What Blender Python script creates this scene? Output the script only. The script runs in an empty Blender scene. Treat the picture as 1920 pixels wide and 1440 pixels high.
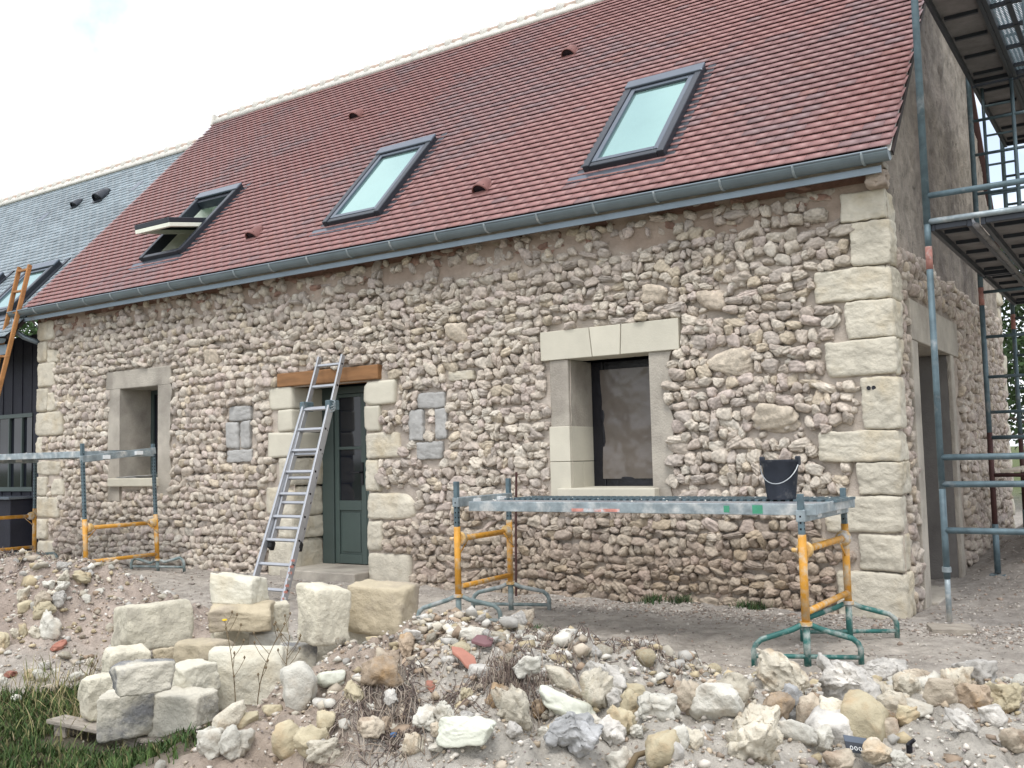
import bpy, bmesh, math, random
import numpy as np
from mathutils import Vector, Matrix

S = bpy.context.scene
COL = S.collection
R = math.radians

# ------------------------------------------------------------------ camera
cam_d = bpy.data.cameras.new('camera')
cam = bpy.data.objects.new('camera', cam_d)
COL.objects.link(cam)
cam_d.sensor_width = 36.0
cam_d.lens = 36.0 * 1826.03 / 1920.0
cam_d.clip_start = 0.05
cam_d.clip_end = 3000
_r, _u, _f = (0.8305207, 0.5564801, -0.0237738), (0.0611877, -0.0487289, 0.9969361), (-0.5536167, 0.8294307, 0.0745201)
cam.matrix_world = Matrix(((_r[0], _u[0], -_f[0], 1.7871), (_r[1], _u[1], -_f[1], -8.2770),
                           (_r[2], _u[2], -_f[2], 1.2230), (0, 0, 0, 1)))
S.camera = cam

# ------------------------------------------------------------------ sky, sun, exposure
SUN_EL, SUN_AZ = 60.0, 158.0      # azimuth clockwise from +Y
w = bpy.data.worlds.new('World')
S.world = w
w.use_nodes = True
nt = w.node_tree
nt.nodes.clear()
n_out = nt.nodes.new('ShaderNodeOutputWorld')
n_bg = nt.nodes.new('ShaderNodeBackground')
n_sky = nt.nodes.new('ShaderNodeTexSky')
n_sky.sky_type = 'NISHITA'
n_sky.sun_disc = False
n_sky.sun_elevation = R(SUN_EL)
n_sky.sun_rotation = R(SUN_AZ)
n_sky.dust_density = 2.0
n_tc = nt.nodes.new('ShaderNodeTexCoord')
n_no = nt.nodes.new('ShaderNodeTexNoise')
n_no.inputs['Scale'].default_value = 3.2
n_no.inputs['Detail'].default_value = 7
n_no.inputs['Roughness'].default_value = 0.55
n_rp = nt.nodes.new('ShaderNodeMapRange')
n_rp.inputs['From Min'].default_value = 0.36
n_rp.inputs['From Max'].default_value = 0.50
n_rp.inputs['To Min'].default_value = 0.30
n_mx = nt.nodes.new('ShaderNodeMix')
n_mx.data_type = 'RGBA'
n_mx.inputs['B'].default_value = (7.3, 7.55, 7.95, 1)      # thick bright cloud
nt.links.new(n_tc.outputs['Generated'], n_no.inputs['Vector'])
nt.links.new(n_no.outputs['Fac'], n_rp.inputs['Value'])
nt.links.new(n_rp.outputs['Result'], n_mx.inputs['Factor'])
nt.links.new(n_sky.outputs['Color'], n_mx.inputs['A'])
nt.links.new(n_mx.outputs['Result'], n_bg.inputs['Color'])
n_bg.inputs['Strength'].default_value = 0.13
nt.links.new(n_bg.outputs['Background'], n_out.inputs['Surface'])

sun_d = bpy.data.lights.new('sun', 'SUN')
sun_d.energy = 1.15
sun_d.angle = R(20)
sun_d.color = (1.0, 0.97, 0.93)
sun = bpy.data.objects.new('sun', sun_d)
COL.objects.link(sun)
_d = Vector((math.sin(R(SUN_AZ)) * math.cos(R(SUN_EL)), math.cos(R(SUN_AZ)) * math.cos(R(SUN_EL)), math.sin(R(SUN_EL))))
sun.rotation_euler = _d.to_track_quat('Z', 'Y').to_euler()
sun.location = (0, -5, 20)

S.view_settings.view_transform = 'Standard'
S.view_settings.look = 'None'
S.view_settings.exposure = 0.80
S.view_settings.gamma = 1.0
S.view_settings.use_curve_mapping = False

# ------------------------------------------------------------------ noise + terrain
# TERRAIN BEGIN
_tabs = {}
def vn(x, y, seed=0):
    if seed not in _tabs:
        _tabs[seed] = np.random.default_rng(seed + 77).random((256, 256))
    t = _tabs[seed]
    xi = np.floor(x).astype(int); yi = np.floor(y).astype(int)
    fx = x - xi; fy = y - yi
    fx = fx * fx * (3 - 2 * fx); fy = fy * fy * (3 - 2 * fy)
    a = t[xi % 256, yi % 256]; b = t[(xi + 1) % 256, yi % 256]
    c = t[xi % 256, (yi + 1) % 256]; d = t[(xi + 1) % 256, (yi + 1) % 256]
    return (a * (1 - fx) + b * fx) * (1 - fy) + (c * (1 - fx) + d * fx) * fy - 0.5
def fbm(x, y, scale, seed=0, octv=4, rough=0.5):
    s = 0; a = 1.0; f = scale
    for i in range(octv):
        s = s + a * vn(x * f + 13.7 * i, y * f + 5.1 * i, seed + i)
        a *= rough; f *= 2.03
    return s
def sstep(a, b, v):
    t = np.clip((v - a) / (b - a), 0, 1)
    return t * t * (3 - 2 * t)
def gauss(x, y, cx, cy, sx, sy, rot=0.0):
    c, s = math.cos(rot), math.sin(rot)
    u = (x - cx) * c + (y - cy) * s; v = -(x - cx) * s + (y - cy) * c
    return np.exp(-0.5 * ((u / sx) ** 2 + (v / sy) ** 2))
def heap_mid(x, y):
    return 0.45 * gauss(x, y, -1.05, -4.75, 0.62, 0.75, -0.4) + 0.24 * gauss(x, y, -1.55, -4.22, 0.38, 0.34)
def heap_left(x, y):
    return 0.54 * gauss(x, y, -5.25, -3.9, 0.80, 0.50, 0.5) + 0.30 * gauss(x, y, -6.3, -4.1, 0.8, 0.6)
def heap_right(x, y):
    s = -((x + 0.7) * 0.636 - (y + 3.9) * 0.772) * -1.0
    s = (x + 0.7) * 0.636 - (y + 3.9) * 0.772
    return 0.24 * sstep(-0.25, 0.55, s) * sstep(-1.6, -0.5, x + 0.25 * (y + 4)) 
def gz(x, y):
    x = np.asarray(x, float); y = np.asarray(y, float)
    z = -0.15 + 0.03 * fbm(x, y, 0.7, 3, 3)
    z = z + sstep(0.1, 7, y) * 0.62 * sstep(-0.6, 0.8, x) + 0.10 * sstep(0.3, 3, x) * sstep(-1, 1, y)
    z = z + 0.18 * gauss(x, y, -9.9, -1.2, 1.1, 0.45) + 0.05 * gauss(x, y, -7.2, -0.9, 1.2, 0.5)
    z = z + 0.06 * sstep(-2, -4, x) * sstep(-3.5, -5.5, y)
    h = heap_mid(x, y) + heap_left(x, y) + heap_right(x, y)
    near = sstep(-12, -8, x) * sstep(4, 2.2, x) * sstep(-9, -7.5, y)
    z = z + h + near * (0.021 + 0.20 * np.clip(h, 0, 0.35)) * fbm(x, y, 4.5, 9, 6, 0.66) * 1.6
    return z
# TERRAIN END

# ------------------------------------------------------------------ materials
def mat(name, col, rough=0.85, var=0.3, scale=6.0, bump=0.3, bscale=45.0, attr=False, metal=0.0,
        spec=0.4, col2=None, scale2=2.0, thr=(0.45, 0.62), rand=0.0, stretch=None, bdist=0.02, trans=0.0):
    m = bpy.data.materials.new(name)
    m.use_nodes = True
    t = m.node_tree; N = t.nodes; L = t.links
    b = N['Principled BSDF']
    tc = N.new('ShaderNodeTexCoord')
    vec = tc.outputs['Object']
    if stretch:
        mp = N.new('ShaderNodeMapping'); mp.inputs['Scale'].default_value = stretch
        L.new(vec, mp.inputs['Vector']); vec = mp.outputs['Vector']
    oi = None
    if rand > 0:
        oi = N.new('ShaderNodeObjectInfo')
        ad = N.new('ShaderNodeVectorMath'); ad.operation = 'ADD'
        sc = N.new('ShaderNodeVectorMath'); sc.operation = 'SCALE'; sc.inputs['Scale'].default_value = 37.0
        cb = N.new('ShaderNodeCombineXYZ')
        for k in range(3): L.new(oi.outputs['Random'], cb.inputs[k])
        L.new(cb.outputs[0], sc.inputs[0]); L.new(vec, ad.inputs[0]); L.new(sc.outputs[0], ad.inputs[1]); vec = ad.outputs[0]
    n1 = N.new('ShaderNodeTexNoise'); n1.inputs['Scale'].default_value = scale
    n1.inputs['Detail'].default_value = 6; n1.inputs['Roughness'].default_value = 0.62
    L.new(vec, n1.inputs['Vector'])
    mr = N.new('ShaderNodeMapRange'); mr.inputs['From Min'].default_value = 0.25; mr.inputs['From Max'].default_value = 0.75
    mr.inputs['To Min'].default_value = 1 - var; mr.inputs['To Max'].default_value = 1 + var
    L.new(n1.outputs['Fac'], mr.inputs['Value'])
    if attr:
        a = N.new('ShaderNodeAttribute'); a.attribute_name = 'Col'; src = a.outputs['Color']
    else:
        r = N.new('ShaderNodeRGB'); r.outputs[0].default_value = (*col, 1); src = r.outputs[0]
    if col2:
        n2 = N.new('ShaderNodeTexNoise'); n2.inputs['Scale'].default_value = scale2; n2.inputs['Detail'].default_value = 5
        n2.inputs['Roughness'].default_value = 0.6
        L.new(vec, n2.inputs['Vector'])
        m2 = N.new('ShaderNodeMapRange'); m2.inputs['From Min'].default_value = thr[0]; m2.inputs['From Max'].default_value = thr[1]
        L.new(n2.outputs['Fac'], m2.inputs['Value'])
        mx = N.new('ShaderNodeMix'); mx.data_type = 'RGBA'
        L.new(m2.outputs['Result'], mx.inputs['Factor']); L.new(src, mx.inputs['A']); mx.inputs['B'].default_value = (*col2, 1)
        src = mx.outputs['Result']
    vm = N.new('ShaderNodeVectorMath'); vm.operation = 'SCALE'
    L.new(src, vm.inputs[0]); L.new(mr.outputs['Result'], vm.inputs['Scale'])
    src = vm.outputs[0]
    if rand > 0:
        m3 = N.new('ShaderNodeMapRange'); m3.inputs['To Min'].default_value = 1 - rand; m3.inputs['To Max'].default_value = 1 + rand
        L.new(oi.outputs['Random'], m3.inputs['Value'])
        v2 = N.new('ShaderNodeVectorMath'); v2.operation = 'SCALE'
        L.new(src, v2.inputs[0]); L.new(m3.outputs['Result'], v2.inputs['Scale']); src = v2.outputs[0]
    L.new(src, b.inputs['Base Color'])
    b.inputs['Roughness'].default_value = rough
    b.inputs['Metallic'].default_value = metal
    b.inputs['Specular IOR Level'].default_value = spec
    if trans: b.inputs['Transmission Weight'].default_value = trans
    if bump > 0:
        nb = N.new('ShaderNodeTexNoise'); nb.inputs['Scale'].default_value = bscale
        nb.inputs['Detail'].default_value = 6; nb.inputs['Roughness'].default_value = 0.65
        L.new(vec, nb.inputs['Vector'])
        bp = N.new('ShaderNodeBump'); bp.inputs['Strength'].default_value = bump; bp.inputs['Distance'].default_value = bdist
        L.new(nb.outputs['Fac'], bp.inputs['Height']); L.new(bp.outputs['Normal'], b.inputs['Normal'])
    return m

M = dict(
    rubble=mat('rubble_stone', (.4, .35, .3), .92, .36, 20, .75, 50, attr=True, spec=.25, bdist=.018),
    mortar=mat('lime_mortar', (.4, .35, .3), .95, .22, 9, .6, 70, attr=True, spec=.2),
    mortarp=mat('rough_pale_mortar', (.38, .31, .25), .95, .3, 9, .8, 40),
    gable=mat('stained_render', (.3, .26, .22), .95, .35, 7, .9, 40, attr=True, spec=.2, bdist=.03),
    quoin=mat('quoin_limestone', (.55, .51, .42), .9, .2, 7, 1.0, 24, spec=.25, col2=(.49, .425, .31), scale2=2.5, thr=(.5,.68), rand=.08, bdist=.015),
    cutstone=mat('new_cut_limestone', (.55, .52, .43), .85, .08, 4, .15, 60, spec=.25, rand=.05),
    greystone=mat('grey_limestone', (.37, .365, .35), .9, .22, 7, .5, 40, spec=.25, rand=.08),
    concrete=mat('grey_concrete', (.405, .37, .315), .9, .22, 4, .5, 50, spec=.25, col2=(.31, .28, .24), scale2=2.2),
    shadeconcrete=mat('shaded_concrete', (.16, .15, .14), .9, .2, 4, .4, 50, spec=.2),  # concrete with the shade of the gable opening put into its colour
    tile=mat('clay_tile', (.3, .13, .11), .5, .10, 3, .06, 60, attr=True, spec=.5),
    slate=mat('slate_tile', (.2, .24, .27), .42, .1, 3, .05, 50, attr=True, spec=.5),
    underlay=mat('roof_underlay', (.03, .022, .02), .9, .1, 5, 0),
    ridgem=mat('ridge_mortar', (.62, .60, .55), .95, .15, 9, .5, 45),
    ridget=mat('ridge_clay', (.42, .33, .27), .9, .2, 9, .3, 45),
    zinc=mat('zinc', (.16, .20, .22), .42, .18, 3, .05, 30, metal=.45, spec=.5),
    zincl=mat('zinc_bright', (.19, .23, .26), .38, .12, 3, .05, 30, metal=.5, spec=.5),
    brick=mat('old_brick', (.17, .10, .075), .92, .3, 10, .6, 40, spec=.2, rand=.2),
    frame=mat('grey_green_paint', (.055, .075, .07), .45, .1, 5, .05, 50),
    leaf=mat('door_paint', (.06, .085, .078), .42, .1, 5, .05, 50),
    dark=mat('dark_metal', (.035, .04, .05), .4, .15, 6, .05, 40, metal=.2),
    hood=mat('hood_metal', (.12, .14, .17), .3, .1, 6, 0, 40, metal=.6),
    glassd=mat('dark_glass', (.012, .014, .02), .06, .1, 2, 0, spec=.5),
    glasss=mat('skylight_glass', (.30, .47, .44), .12, .05, 1.5, 0, spec=.8, metal=.75),
    cream=mat('lining_paint', (.82, .84, .72), .7, .1, 4, .1, 30),
    black=mat('black_plastic', (.008, .008, .012), .25, .2, 6, .4, 25),
    film=mat('brown_film', (.145, .125, .11), .25, .10, 2.5, .2, 6, spec=.5),
    wood=mat('oak_beam', (.25, .125, .052), .75, .3, 3, .3, 30, stretch=(1, 6, 6)),
    oldwood=mat('weathered_wood', (.34, .30, .25), .9, .35, 4, .6, 25, stretch=(1.5, 8, 8)),
    ladderw=mat('ladder_wood', (.36, .17, .06), .7, .3, 5, .3, 40),
    deckw=mat('deck_planks', (.42, .37, .30), .85, .3, 4, .4, 30, stretch=(8, 1, 8)),
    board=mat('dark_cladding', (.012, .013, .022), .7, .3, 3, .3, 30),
    alu=mat('aluminium', (.40, .41, .43), .38, .12, 8, .05, 60, metal=.6),
    galv=mat('galvanised', (.30, .35, .37), .5, .35, 12, .15, 50, metal=.45, col2=(.5, .5, .48), scale2=6, thr=(.5, .7)),
    galvd=mat('galvanised_dull', (.10, .145, .165), .55, .35, 10, .15, 50, metal=.25, col2=(.30, .31, .31), scale2=6, thr=(.58, .78)),
    deckm=mat('deck_metal', (.19, .18, .175), .7, .35, 6, .3, 40, metal=.2),
    rust=mat('rusty_red_steel', (.06, .025, .022), .75, .3, 8, .3, 50),
    redband=mat('red_band_paint', (.36, .17, .14), .7, .4, 12, .2, 50, col2=(.35, .34, .32), scale2=9, thr=(.5, .6)),
    yellow=mat('yellow_paint', (.58, .28, .035), .55, .25, 9, .15, 50, col2=(.50, .42, .30), scale2=10, thr=(.50, .66)),
    yclamp=mat('clamp_dusty_paint', (.55, .36, .14), .6, .3, 20, .2, 60, col2=(.45, .43, .40), scale2=14),
    green=mat('green_paint', (.03, .13, .115), .55, .3, 12, .15, 50, col2=(.38, .40, .37), scale2=9, thr=(.48, .66)),
    greyfoot=mat('grey_green_foot', (.15, .20, .20), .55, .3, 12, .15, 50, col2=(.36, .38, .37), scale2=9, thr=(.45, .66)),
    rubber=mat('black_rubber', (.012, .012, .013), .8, .2, 9, .1),
    sticker=mat('white_sticker', (.7, .72, .72), .6, .05, 5, 0),
    paintr=mat('red_spray_paint', (.5, .22, .18), .7, .5, 14, .1, col2=(.5, .53, .54), scale2=10, thr=(.5, .6)),
    paintg=mat('green_spray_paint', (.06, .28, .17), .7, .3, 14, .1),
    bucket=mat('bucket_plastic', (.018, .022, .032), .5, .3, 12, .1, 50, col2=(.12, .12, .12), scale2=8, thr=(.58, .75)),
    wire=mat('wire_steel', (.4, .42, .43), .45, .1, 6, 0, metal=.6),
    ventclay=mat('vent_clay', (.20, .095, .085), .8, .2, 9, .2, 50),
    terra=mat('terracotta', (.33, .15, .11), .85, .2, 9, .3, 50, rand=.15),
    purple=mat('purple_clay', (.17, .085, .09), .6, .2, 9, .2, 50),
    ground=mat('dusty_ground', (.4, .36, .3), .97, .34, 9, 1.0, 45, attr=True, spec=.15, bdist=.03),
    gravel=mat('gravel_chips', (.4, .36, .3), .95, .3, 20, .3, 80, attr=True, spec=.2),
    block=mat('block_limestone', (.59, .55, .44), .92, .14, 6, .9, 26, spec=.2, col2=(.36, .33, .27), scale2=4.5, thr=(.52, .72), rand=.08, bdist=.02),
    blockw=mat('block_white_limestone', (.60, .57, .47), .92, .14, 4, .8, 22, spec=.2, col2=(.52, .47, .36), scale2=4, thr=(.5, .7), rand=.06, bdist=.02),
    blockt=mat('block_tan_limestone', (.47, .405, .29), .92, .18, 4, .8, 22, spec=.2, col2=(.34, .29, .23), scale2=3, thr=(.48, .66), rand=.08, bdist=.02),
    blockg=mat('block_lichen_limestone', (.58, .545, .455), .92, .2, 6, .9, 26, spec=.2, col2=(.21, .21, .21), scale2=3.4, thr=(.49, .60), rand=.08, bdist=.02),
    rcream=mat('rock_cream', (.56, .515, .42), .92, .28, 9, .9, 24, spec=.2, col2=(.44, .34, .23), scale2=6, thr=(.5, .68), rand=.12, bdist=.025),
    rwhite=mat('rock_white', (.56, .54, .475), .92, .18, 9, .8, 26, spec=.2, col2=(.50, .45, .37), scale2=8, thr=(.52, .7), rand=.1, bdist=.02),
    rtan=mat('rock_tan', (.49, .425, .335), .92, .3, 9, .9, 26, spec=.2, col2=(.30, .22, .16), scale2=7, thr=(.48, .66), rand=.15, bdist=.02),
    rbrown=mat('rock_brown', (.36, .285, .21), .92, .35, 10, .9, 26, spec=.2, col2=(.40, .27, .15), scale2=8, thr=(.5, .66), rand=.15, bdist=.02),
    rochre=mat('rock_ochre', (.45, .395, .275), .92, .2, 9, .7, 26, spec=.2, col2=(.42, .32, .2), scale2=7, thr=(.5, .7), rand=.12, bdist=.02),
    rgrey=mat('rock_grey', (.44, .42, .385), .88, .35, 9, .8, 26, spec=.3, col2=(.60, .57, .52), scale2=8, thr=(.45, .62), rand=.15, bdist=.02),
    rblue=mat('rock_bluegrey', (.37, .37, .365), .8, .4, 10, .8, 28, spec=.35, col2=(.48, .48, .48), scale2=9, thr=(.48, .64), bdist=.02),
    rmint=mat('rock_pale_mint', (.58, .59, .50), .8, .1, 8, .3, 40, spec=.3, rand=.06),
    blueplastic=mat('blue_plastic', (.05, .12, .25), .6, .2, 9, 0),
    grass=mat('grass_blades', (.05, .09, .02), .7, .2, 5, 0, attr=True, spec=.2),
    leaves=mat('tree_leaves', (.04, .07, .025), .7, .2, 5, 0, attr=True, spec=.2),
    bark=mat('bark', (.08, .065, .05), .9, .3, 8, .4, 30),
    straw=mat('dry_roots', (.20, .15, .11), .9, .3, 9, 0, attr=True, spec=.1),
    stalk=mat('dry_stalk', (.16, .12, .07), .9, .2, 9, 0),
    flower=mat('yellow_petals', (.75, .5, .02), .7, .1, 9, 0),
)

# ------------------------------------------------------------------ object helpers
BASE = {}
def link(o): COL.objects.link(o); return o
def thing(name, label, cat, loc=(0, 0, 0), group=None):
    o = link(bpy.data.objects.new(name, None))
    o.location = loc; o.empty_display_size = 0.2
    o['label'] = label; o['category'] = cat
    if group: o['group'] = group
    BASE[o.name] = np.array(loc, float)
    return o
def tag(o, label, cat, group=None):
    o['label'] = label; o['category'] = cat
    if group: o['group'] = group
    return o

class MB:
    """collects geometry in world coordinates, then links it as one mesh object"""
    def __init__(s): s.v = []; s.f = []; s.n = 0; s.c = []
    def add(s, V, F, col=None):
        V = np.asarray(V, float); s.v.append(V)
        for f in F: s.f.append([i + s.n for i in f])
        s.n += len(V)
        s.c.append(np.tile(np.array([*(col or (.5, .5, .5)), 1.0]), (len(V), 1)))
        return s
    def box(s, a, b, rot=None, piv=None, col=None):
        x0, y0, z0 = a; x1, y1, z1 = b
        V = np.array([(x, y, z) for z in (z0, z1) for y in (y0, y1) for x in (x0, x1)], float)
        if rot is not None:
            p = V.mean(0) if piv is None else np.array(piv, float)
            V = (V - p) @ np.array(rot).T + p
        return s.add(V, [(0, 2, 3, 1), (4, 5, 7, 6), (0, 1, 5, 4), (2, 6, 7, 3), (0, 4, 6, 2), (1, 3, 7, 5)], col)
    def obox(s, o, ax, ay, az, col=None):
        """box from corner o and three edge vectors"""
        o, ax, ay, az = [np.array(q, float) for q in (o, ax, ay, az)]
        V = np.array([o + ax * i + ay * j + az * k for k in (0, 1) for j in (0, 1) for i in (0, 1)])
        return s.add(V, [(0, 2, 3, 1), (4, 5, 7, 6), (0, 1, 5, 4), (2, 6, 7, 3), (0, 4, 6, 2), (1, 3, 7, 5)], col)
    def bar(s, p, q, wx, wz, up=(0, 0, 1), col=None):
        """rectangular bar from p to q"""
        p, q = np.array(p, float), np.array(q, float); d = q - p; L = np.linalg.norm(d); d = d / L
        u = np.array(up, float); sx = np.cross(d, u); sx /= np.linalg.norm(sx); u = np.cross(sx, d)
        return s.obox(p - sx * wx / 2 - u * wz / 2, sx * wx, u * wz, d * L, col)
    def tube(s, pts, r, n=10, cap=True, col=None):
        P = [np.array(p, float) for p in pts]; m = len(P)
        rr = r if hasattr(r, '__len__') else [r] * m
        V = []; prev = None
        for i in range(m):
            t = P[min(i + 1, m - 1)] - P[max(i - 1, 0)]; t = t / (np.linalg.norm(t) + 1e-12)
            if prev is None:
                a = np.array((0, 0, 1.0)) if abs(t[2]) < .9 else np.array((1.0, 0, 0))
            else: a = prev
            u = a - t * (a @ t); u /= np.linalg.norm(u); prev = u; w_ = np.cross(t, u)
            for k in range(n):
                an = 2 * math.pi * k / n
                V.append(P[i] + rr[i] * (math.cos(an) * u + math.sin(an) * w_))
        F = [(i * n + k, i * n + (k + 1) % n, (i + 1) * n + (k + 1) % n, (i + 1) * n + k) for i in range(m - 1) for k in range(n)]
        if cap: F += [tuple(range(n))[::-1], tuple((m - 1) * n + k for k in range(n))]
        return s.add(V, F, col)
    def build(s, name, m, parent=None, smooth=False, bevel=0.0, cols=False, kind=None):
        V = np.concatenate(s.v); base = np.zeros(3)
        if parent is not None: base = BASE[parent.name]
        else: base = np.array([V[:, 0].mean(), V[:, 1].mean(), V[:, 2].min()])
        me = bpy.data.meshes.new(name)
        me.from_pydata((V - base).tolist(), [], s.f)
        if cols:
            a = me.color_attributes.new('Col', 'FLOAT_COLOR', 'POINT')
            a.data.foreach_set('color', np.concatenate(s.c).astype(np.float32).ravel())
        return finish(me, name, m, parent, base, smooth, bevel, kind)

def finish(me, name, m, parent, base, smooth=False, bevel=0.0, kind=None):
    me.materials.append(m)
    if smooth: me.polygons.foreach_set('use_smooth', np.ones(len(me.polygons), bool))
    me.update()
    o = link(bpy.data.objects.new(name, me))
    if parent is not None: o.parent = parent
    else: o.location = base
    BASE[o.name] = np.array(base, float)
    if kind: o['kind'] = kind
    if smooth == 'auto': pass
    if bevel > 0:
        b = o.modifiers.new('bevel', 'BEVEL'); b.width = bevel; b.segments = 2; b.limit_method = 'ANGLE'
        b.use_clamp_overlap = True
    return o

def mesh_np(name, V, F, m, parent=None, smooth=True, col=None, base=None, kind=None):
    """V (n,3) world coords, F (k,3|4) ints, col (n,3)"""
    V = np.asarray(V, np.float32); F = np.asarray(F, np.int32)
    if parent is not None: base = BASE[parent.name]
    elif base is None: base = np.array([V[:, 0].mean(), V[:, 1].mean(), V[:, 2].min()])
    me = bpy.data.meshes.new(name)
    k = F.shape[1]
    me.vertices.add(len(V)); me.vertices.foreach_set('co', (V - base).astype(np.float32).ravel())
    me.loops.add(F.size); me.loops.foreach_set('vertex_index', F.ravel())
    me.polygons.add(len(F))
    me.polygons.foreach_set('loop_start', np.arange(0, F.size, k, dtype=np.int32))
    me.polygons.foreach_set('loop_total', np.full(len(F), k, np.int32))
    me.update(calc_edges=True)
    if col is not None:
        a = me.color_attributes.new('Col', 'FLOAT_COLOR', 'POINT')
        a.data.foreach_set('color', np.concatenate([col, np.ones((len(col), 1))], 1).astype(np.float32).ravel())
    return finish(me, name, m, parent, base, smooth, 0, kind)

def ico(sub):
    bm = bmesh.new(); bmesh.ops.create_icosphere(bm, subdivisions=sub, radius=1.0)
    bm.verts.ensure_lookup_table()
    V = np.array([v.co[:] for v in bm.verts]); F = np.array([[v.index for v in f.verts] for f in bm.faces]); bm.free()
    return V / np.linalg.norm(V, axis=1)[:, None], F
ICO = {k: ico(k) for k in (1, 2, 3, 4, 5)}
def cubegrid(n):
    bm = bmesh.new(); bmesh.ops.create_cube(bm, size=2.0)
    bmesh.ops.subdivide_edges(bm, edges=bm.edges[:], cuts=n, use_grid_fill=True)
    bm.verts.ensure_lookup_table()
    V = np.array([v.co[:] for v in bm.verts]); F = np.array([[v.index for v in f.verts] for f in bm.faces]); bm.free()
    V = np.tan(V * math.pi / 4 * .98)
    return V / np.linalg.norm(V, axis=1)[:, None], F
CUBE = {k: cubegrid(k) for k in (7, 13, 21)}

def lumps(D, N, rng, K=11, p=7.0, hmin=.78, hmax=1.08, axis=True, lump=.07, freq=4.0, jit=.0):
    """N random rocks over unit directions D (V,3): smooth intersections of half spaces plus lumps -> (N,V,3)"""
    nr = rng.normal(size=(N, K, 3)); nr /= np.linalg.norm(nr, axis=2)[..., None]
    h = rng.uniform(hmin, hmax, (N, K))
    if axis:
        A = np.concatenate([np.eye(3), -np.eye(3)])[None] + rng.normal(0, .08 + jit, (N, 6, 3))
        A /= np.linalg.norm(A, axis=2)[..., None]
        nr = np.concatenate([A, nr], 1); h = np.concatenate([np.full((N, 6), 1.0) * rng.uniform(.92, 1.0, (N, 6)), h], 1)
    out = np.empty((N, len(D), 3), np.float32)
    for a in range(0, N, 200):
        d = np.einsum('vk,njk->nvj', D, nr[a:a + 200]) / h[a:a + 200, None, :]
        r = (np.clip(d, 0, None) ** p).sum(2) ** (-1 / p)
        n_ = len(r)
        for o in range(4):
            kx = rng.normal(size=(n_, 3)) * freq * (1.6 ** o); ph = rng.uniform(0, 6.28, n_)
            r = r * (1 + lump / (1.4 ** o) * np.sin(np.einsum('vk,nk->nv', D, kx) + ph[:, None]))
        out[a:a + n_] = D[None] * r[..., None]
    return out

# ------------------------------------------------------------------ the stone house
HL, HD = 12.43, 6.9            # length, depth
EY, EZ = -0.228, 3.605         # eaves line
TH = R(47.124); CT, ST = math.cos(TH), math.sin(TH)
RIDGE_V = 5.40
def roofp(x, v, n=0.0): return np.array([x, EY + v * CT - n * ST, EZ + v * ST + n * CT])

ground_parent = None
house = thing('stone_house', 'long rubble stone farmhouse with red tiled roof and pale cut-stone corners', 'house', (-6.2, 3.4, -0.15))
rng = np.random.default_rng(11)

OPEN = [(-10.36, -9.49, 0.95, 2.30), (-6.93, -5.76, -0.40, 2.13), (-3.07, -2.19, 0.88, 2.17)]
GOPEN = (0.9, 2.5, -0.40, 2.16)
RQ = [(-.38, 0, 3.11, 3.36), (-.30, .02, 2.73, 3.105), (-.62, .01, 2.45, 2.725), (-.37, .02, 2.125, 2.445), (-.55, .02, 1.815, 2.12),
      (-.27, .03, 1.375, 1.81), (-.65, .01, 1.115, 1.37), (-.34, .02, .845, 1.11), (-.63, .0, .53, .84), (-.36, -.01, .225, .525),
      (-.54, .01, -.165, .22), (-.34, .05, -.5, -.17)]
LQ = [(-12.44, -12.01, 3.15, 3.46), (-12.45, -12.19, 2.82, 3.14), (-12.18, -11.88, 2.80, 3.0), (-12.44, -11.97, 2.44, 2.81),
      (-12.45, -12.17, 2.07, 2.43), (-12.16, -11.93, 2.07, 2.36), (-12.45, -11.74, 1.70, 2.06), (-12.44, -12.26, 1.44, 1.69),
      (-12.44, -11.80, 1.11, 1.33), (-12.43, -12.15, .80, 1.10), (-12.02, -11.70, .81, 1.06), (-12.44, -11.83, .47, .79), (-12.43, -12.13, .16, .46), (-12.43, -11.92, -.3, .15)]
DR = [(-5.765, -5.30, 1.845, 2.115), (-5.76, -5.54, 1.545, 1.84), (-5.75, -5.25, 1.24, 1.535), (-5.75, -5.56, .875, 1.235), (-5.75, -5.05, .56, .87), (-5.76, -5.52, .205, .555), (-5.765, -5.12, -.3, .20)]
DL = [(-7.32, -6.92, 1.865, 2.13), (-7.18, -6.92, 1.59, 1.86), (-7.35, -6.92, 1.28, 1.585), (-7.19, -6.925, .935, 1.275), (-7.41, -6.93, .575, .93), (-7.20, -6.93, .305, .57), (-7.39, -6.935, -.3, .30)]
ACC = [(-8.06, -7.66, 1.755, 1.94), (-8.12, -7.89, 1.405, 1.75), (-7.86, -7.67, 1.41, 1.75), (-8.10, -7.64, 1.23, 1.40),
       (-4.99, -4.61, 1.765, 1.94), (-5.11, -4.90, 1.42, 1.76), (-4.75, -4.59, 1.41, 1.76), (-5.01, -4.65, 1.21, 1.405)]
TANB = [(-4.56, -4.21, 2.04, 2.15)]
KEEP = [(a - .01, b + .01, c - .01, d + .01) for a, b, c, d in RQ + LQ + DR + DL + ACC + TANB] + \
       [(-7.18, -5.52, 2.12, 2.30), (-3.38, -1.86, 2.16, 2.47), (-3.31, -3.0, .8, 2.2), (-2.25, -2.03, .78, 2.2), (-3.2, -2.1, .78, .95),
        (-10.66, -9.23, 2.28, 2.56), (-10.60, -10.3, .78, 2.3), (-9.52, -9.22, .84, 2.3), (-10.5, -9.5, .9, 1.0)] + OPEN

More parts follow.
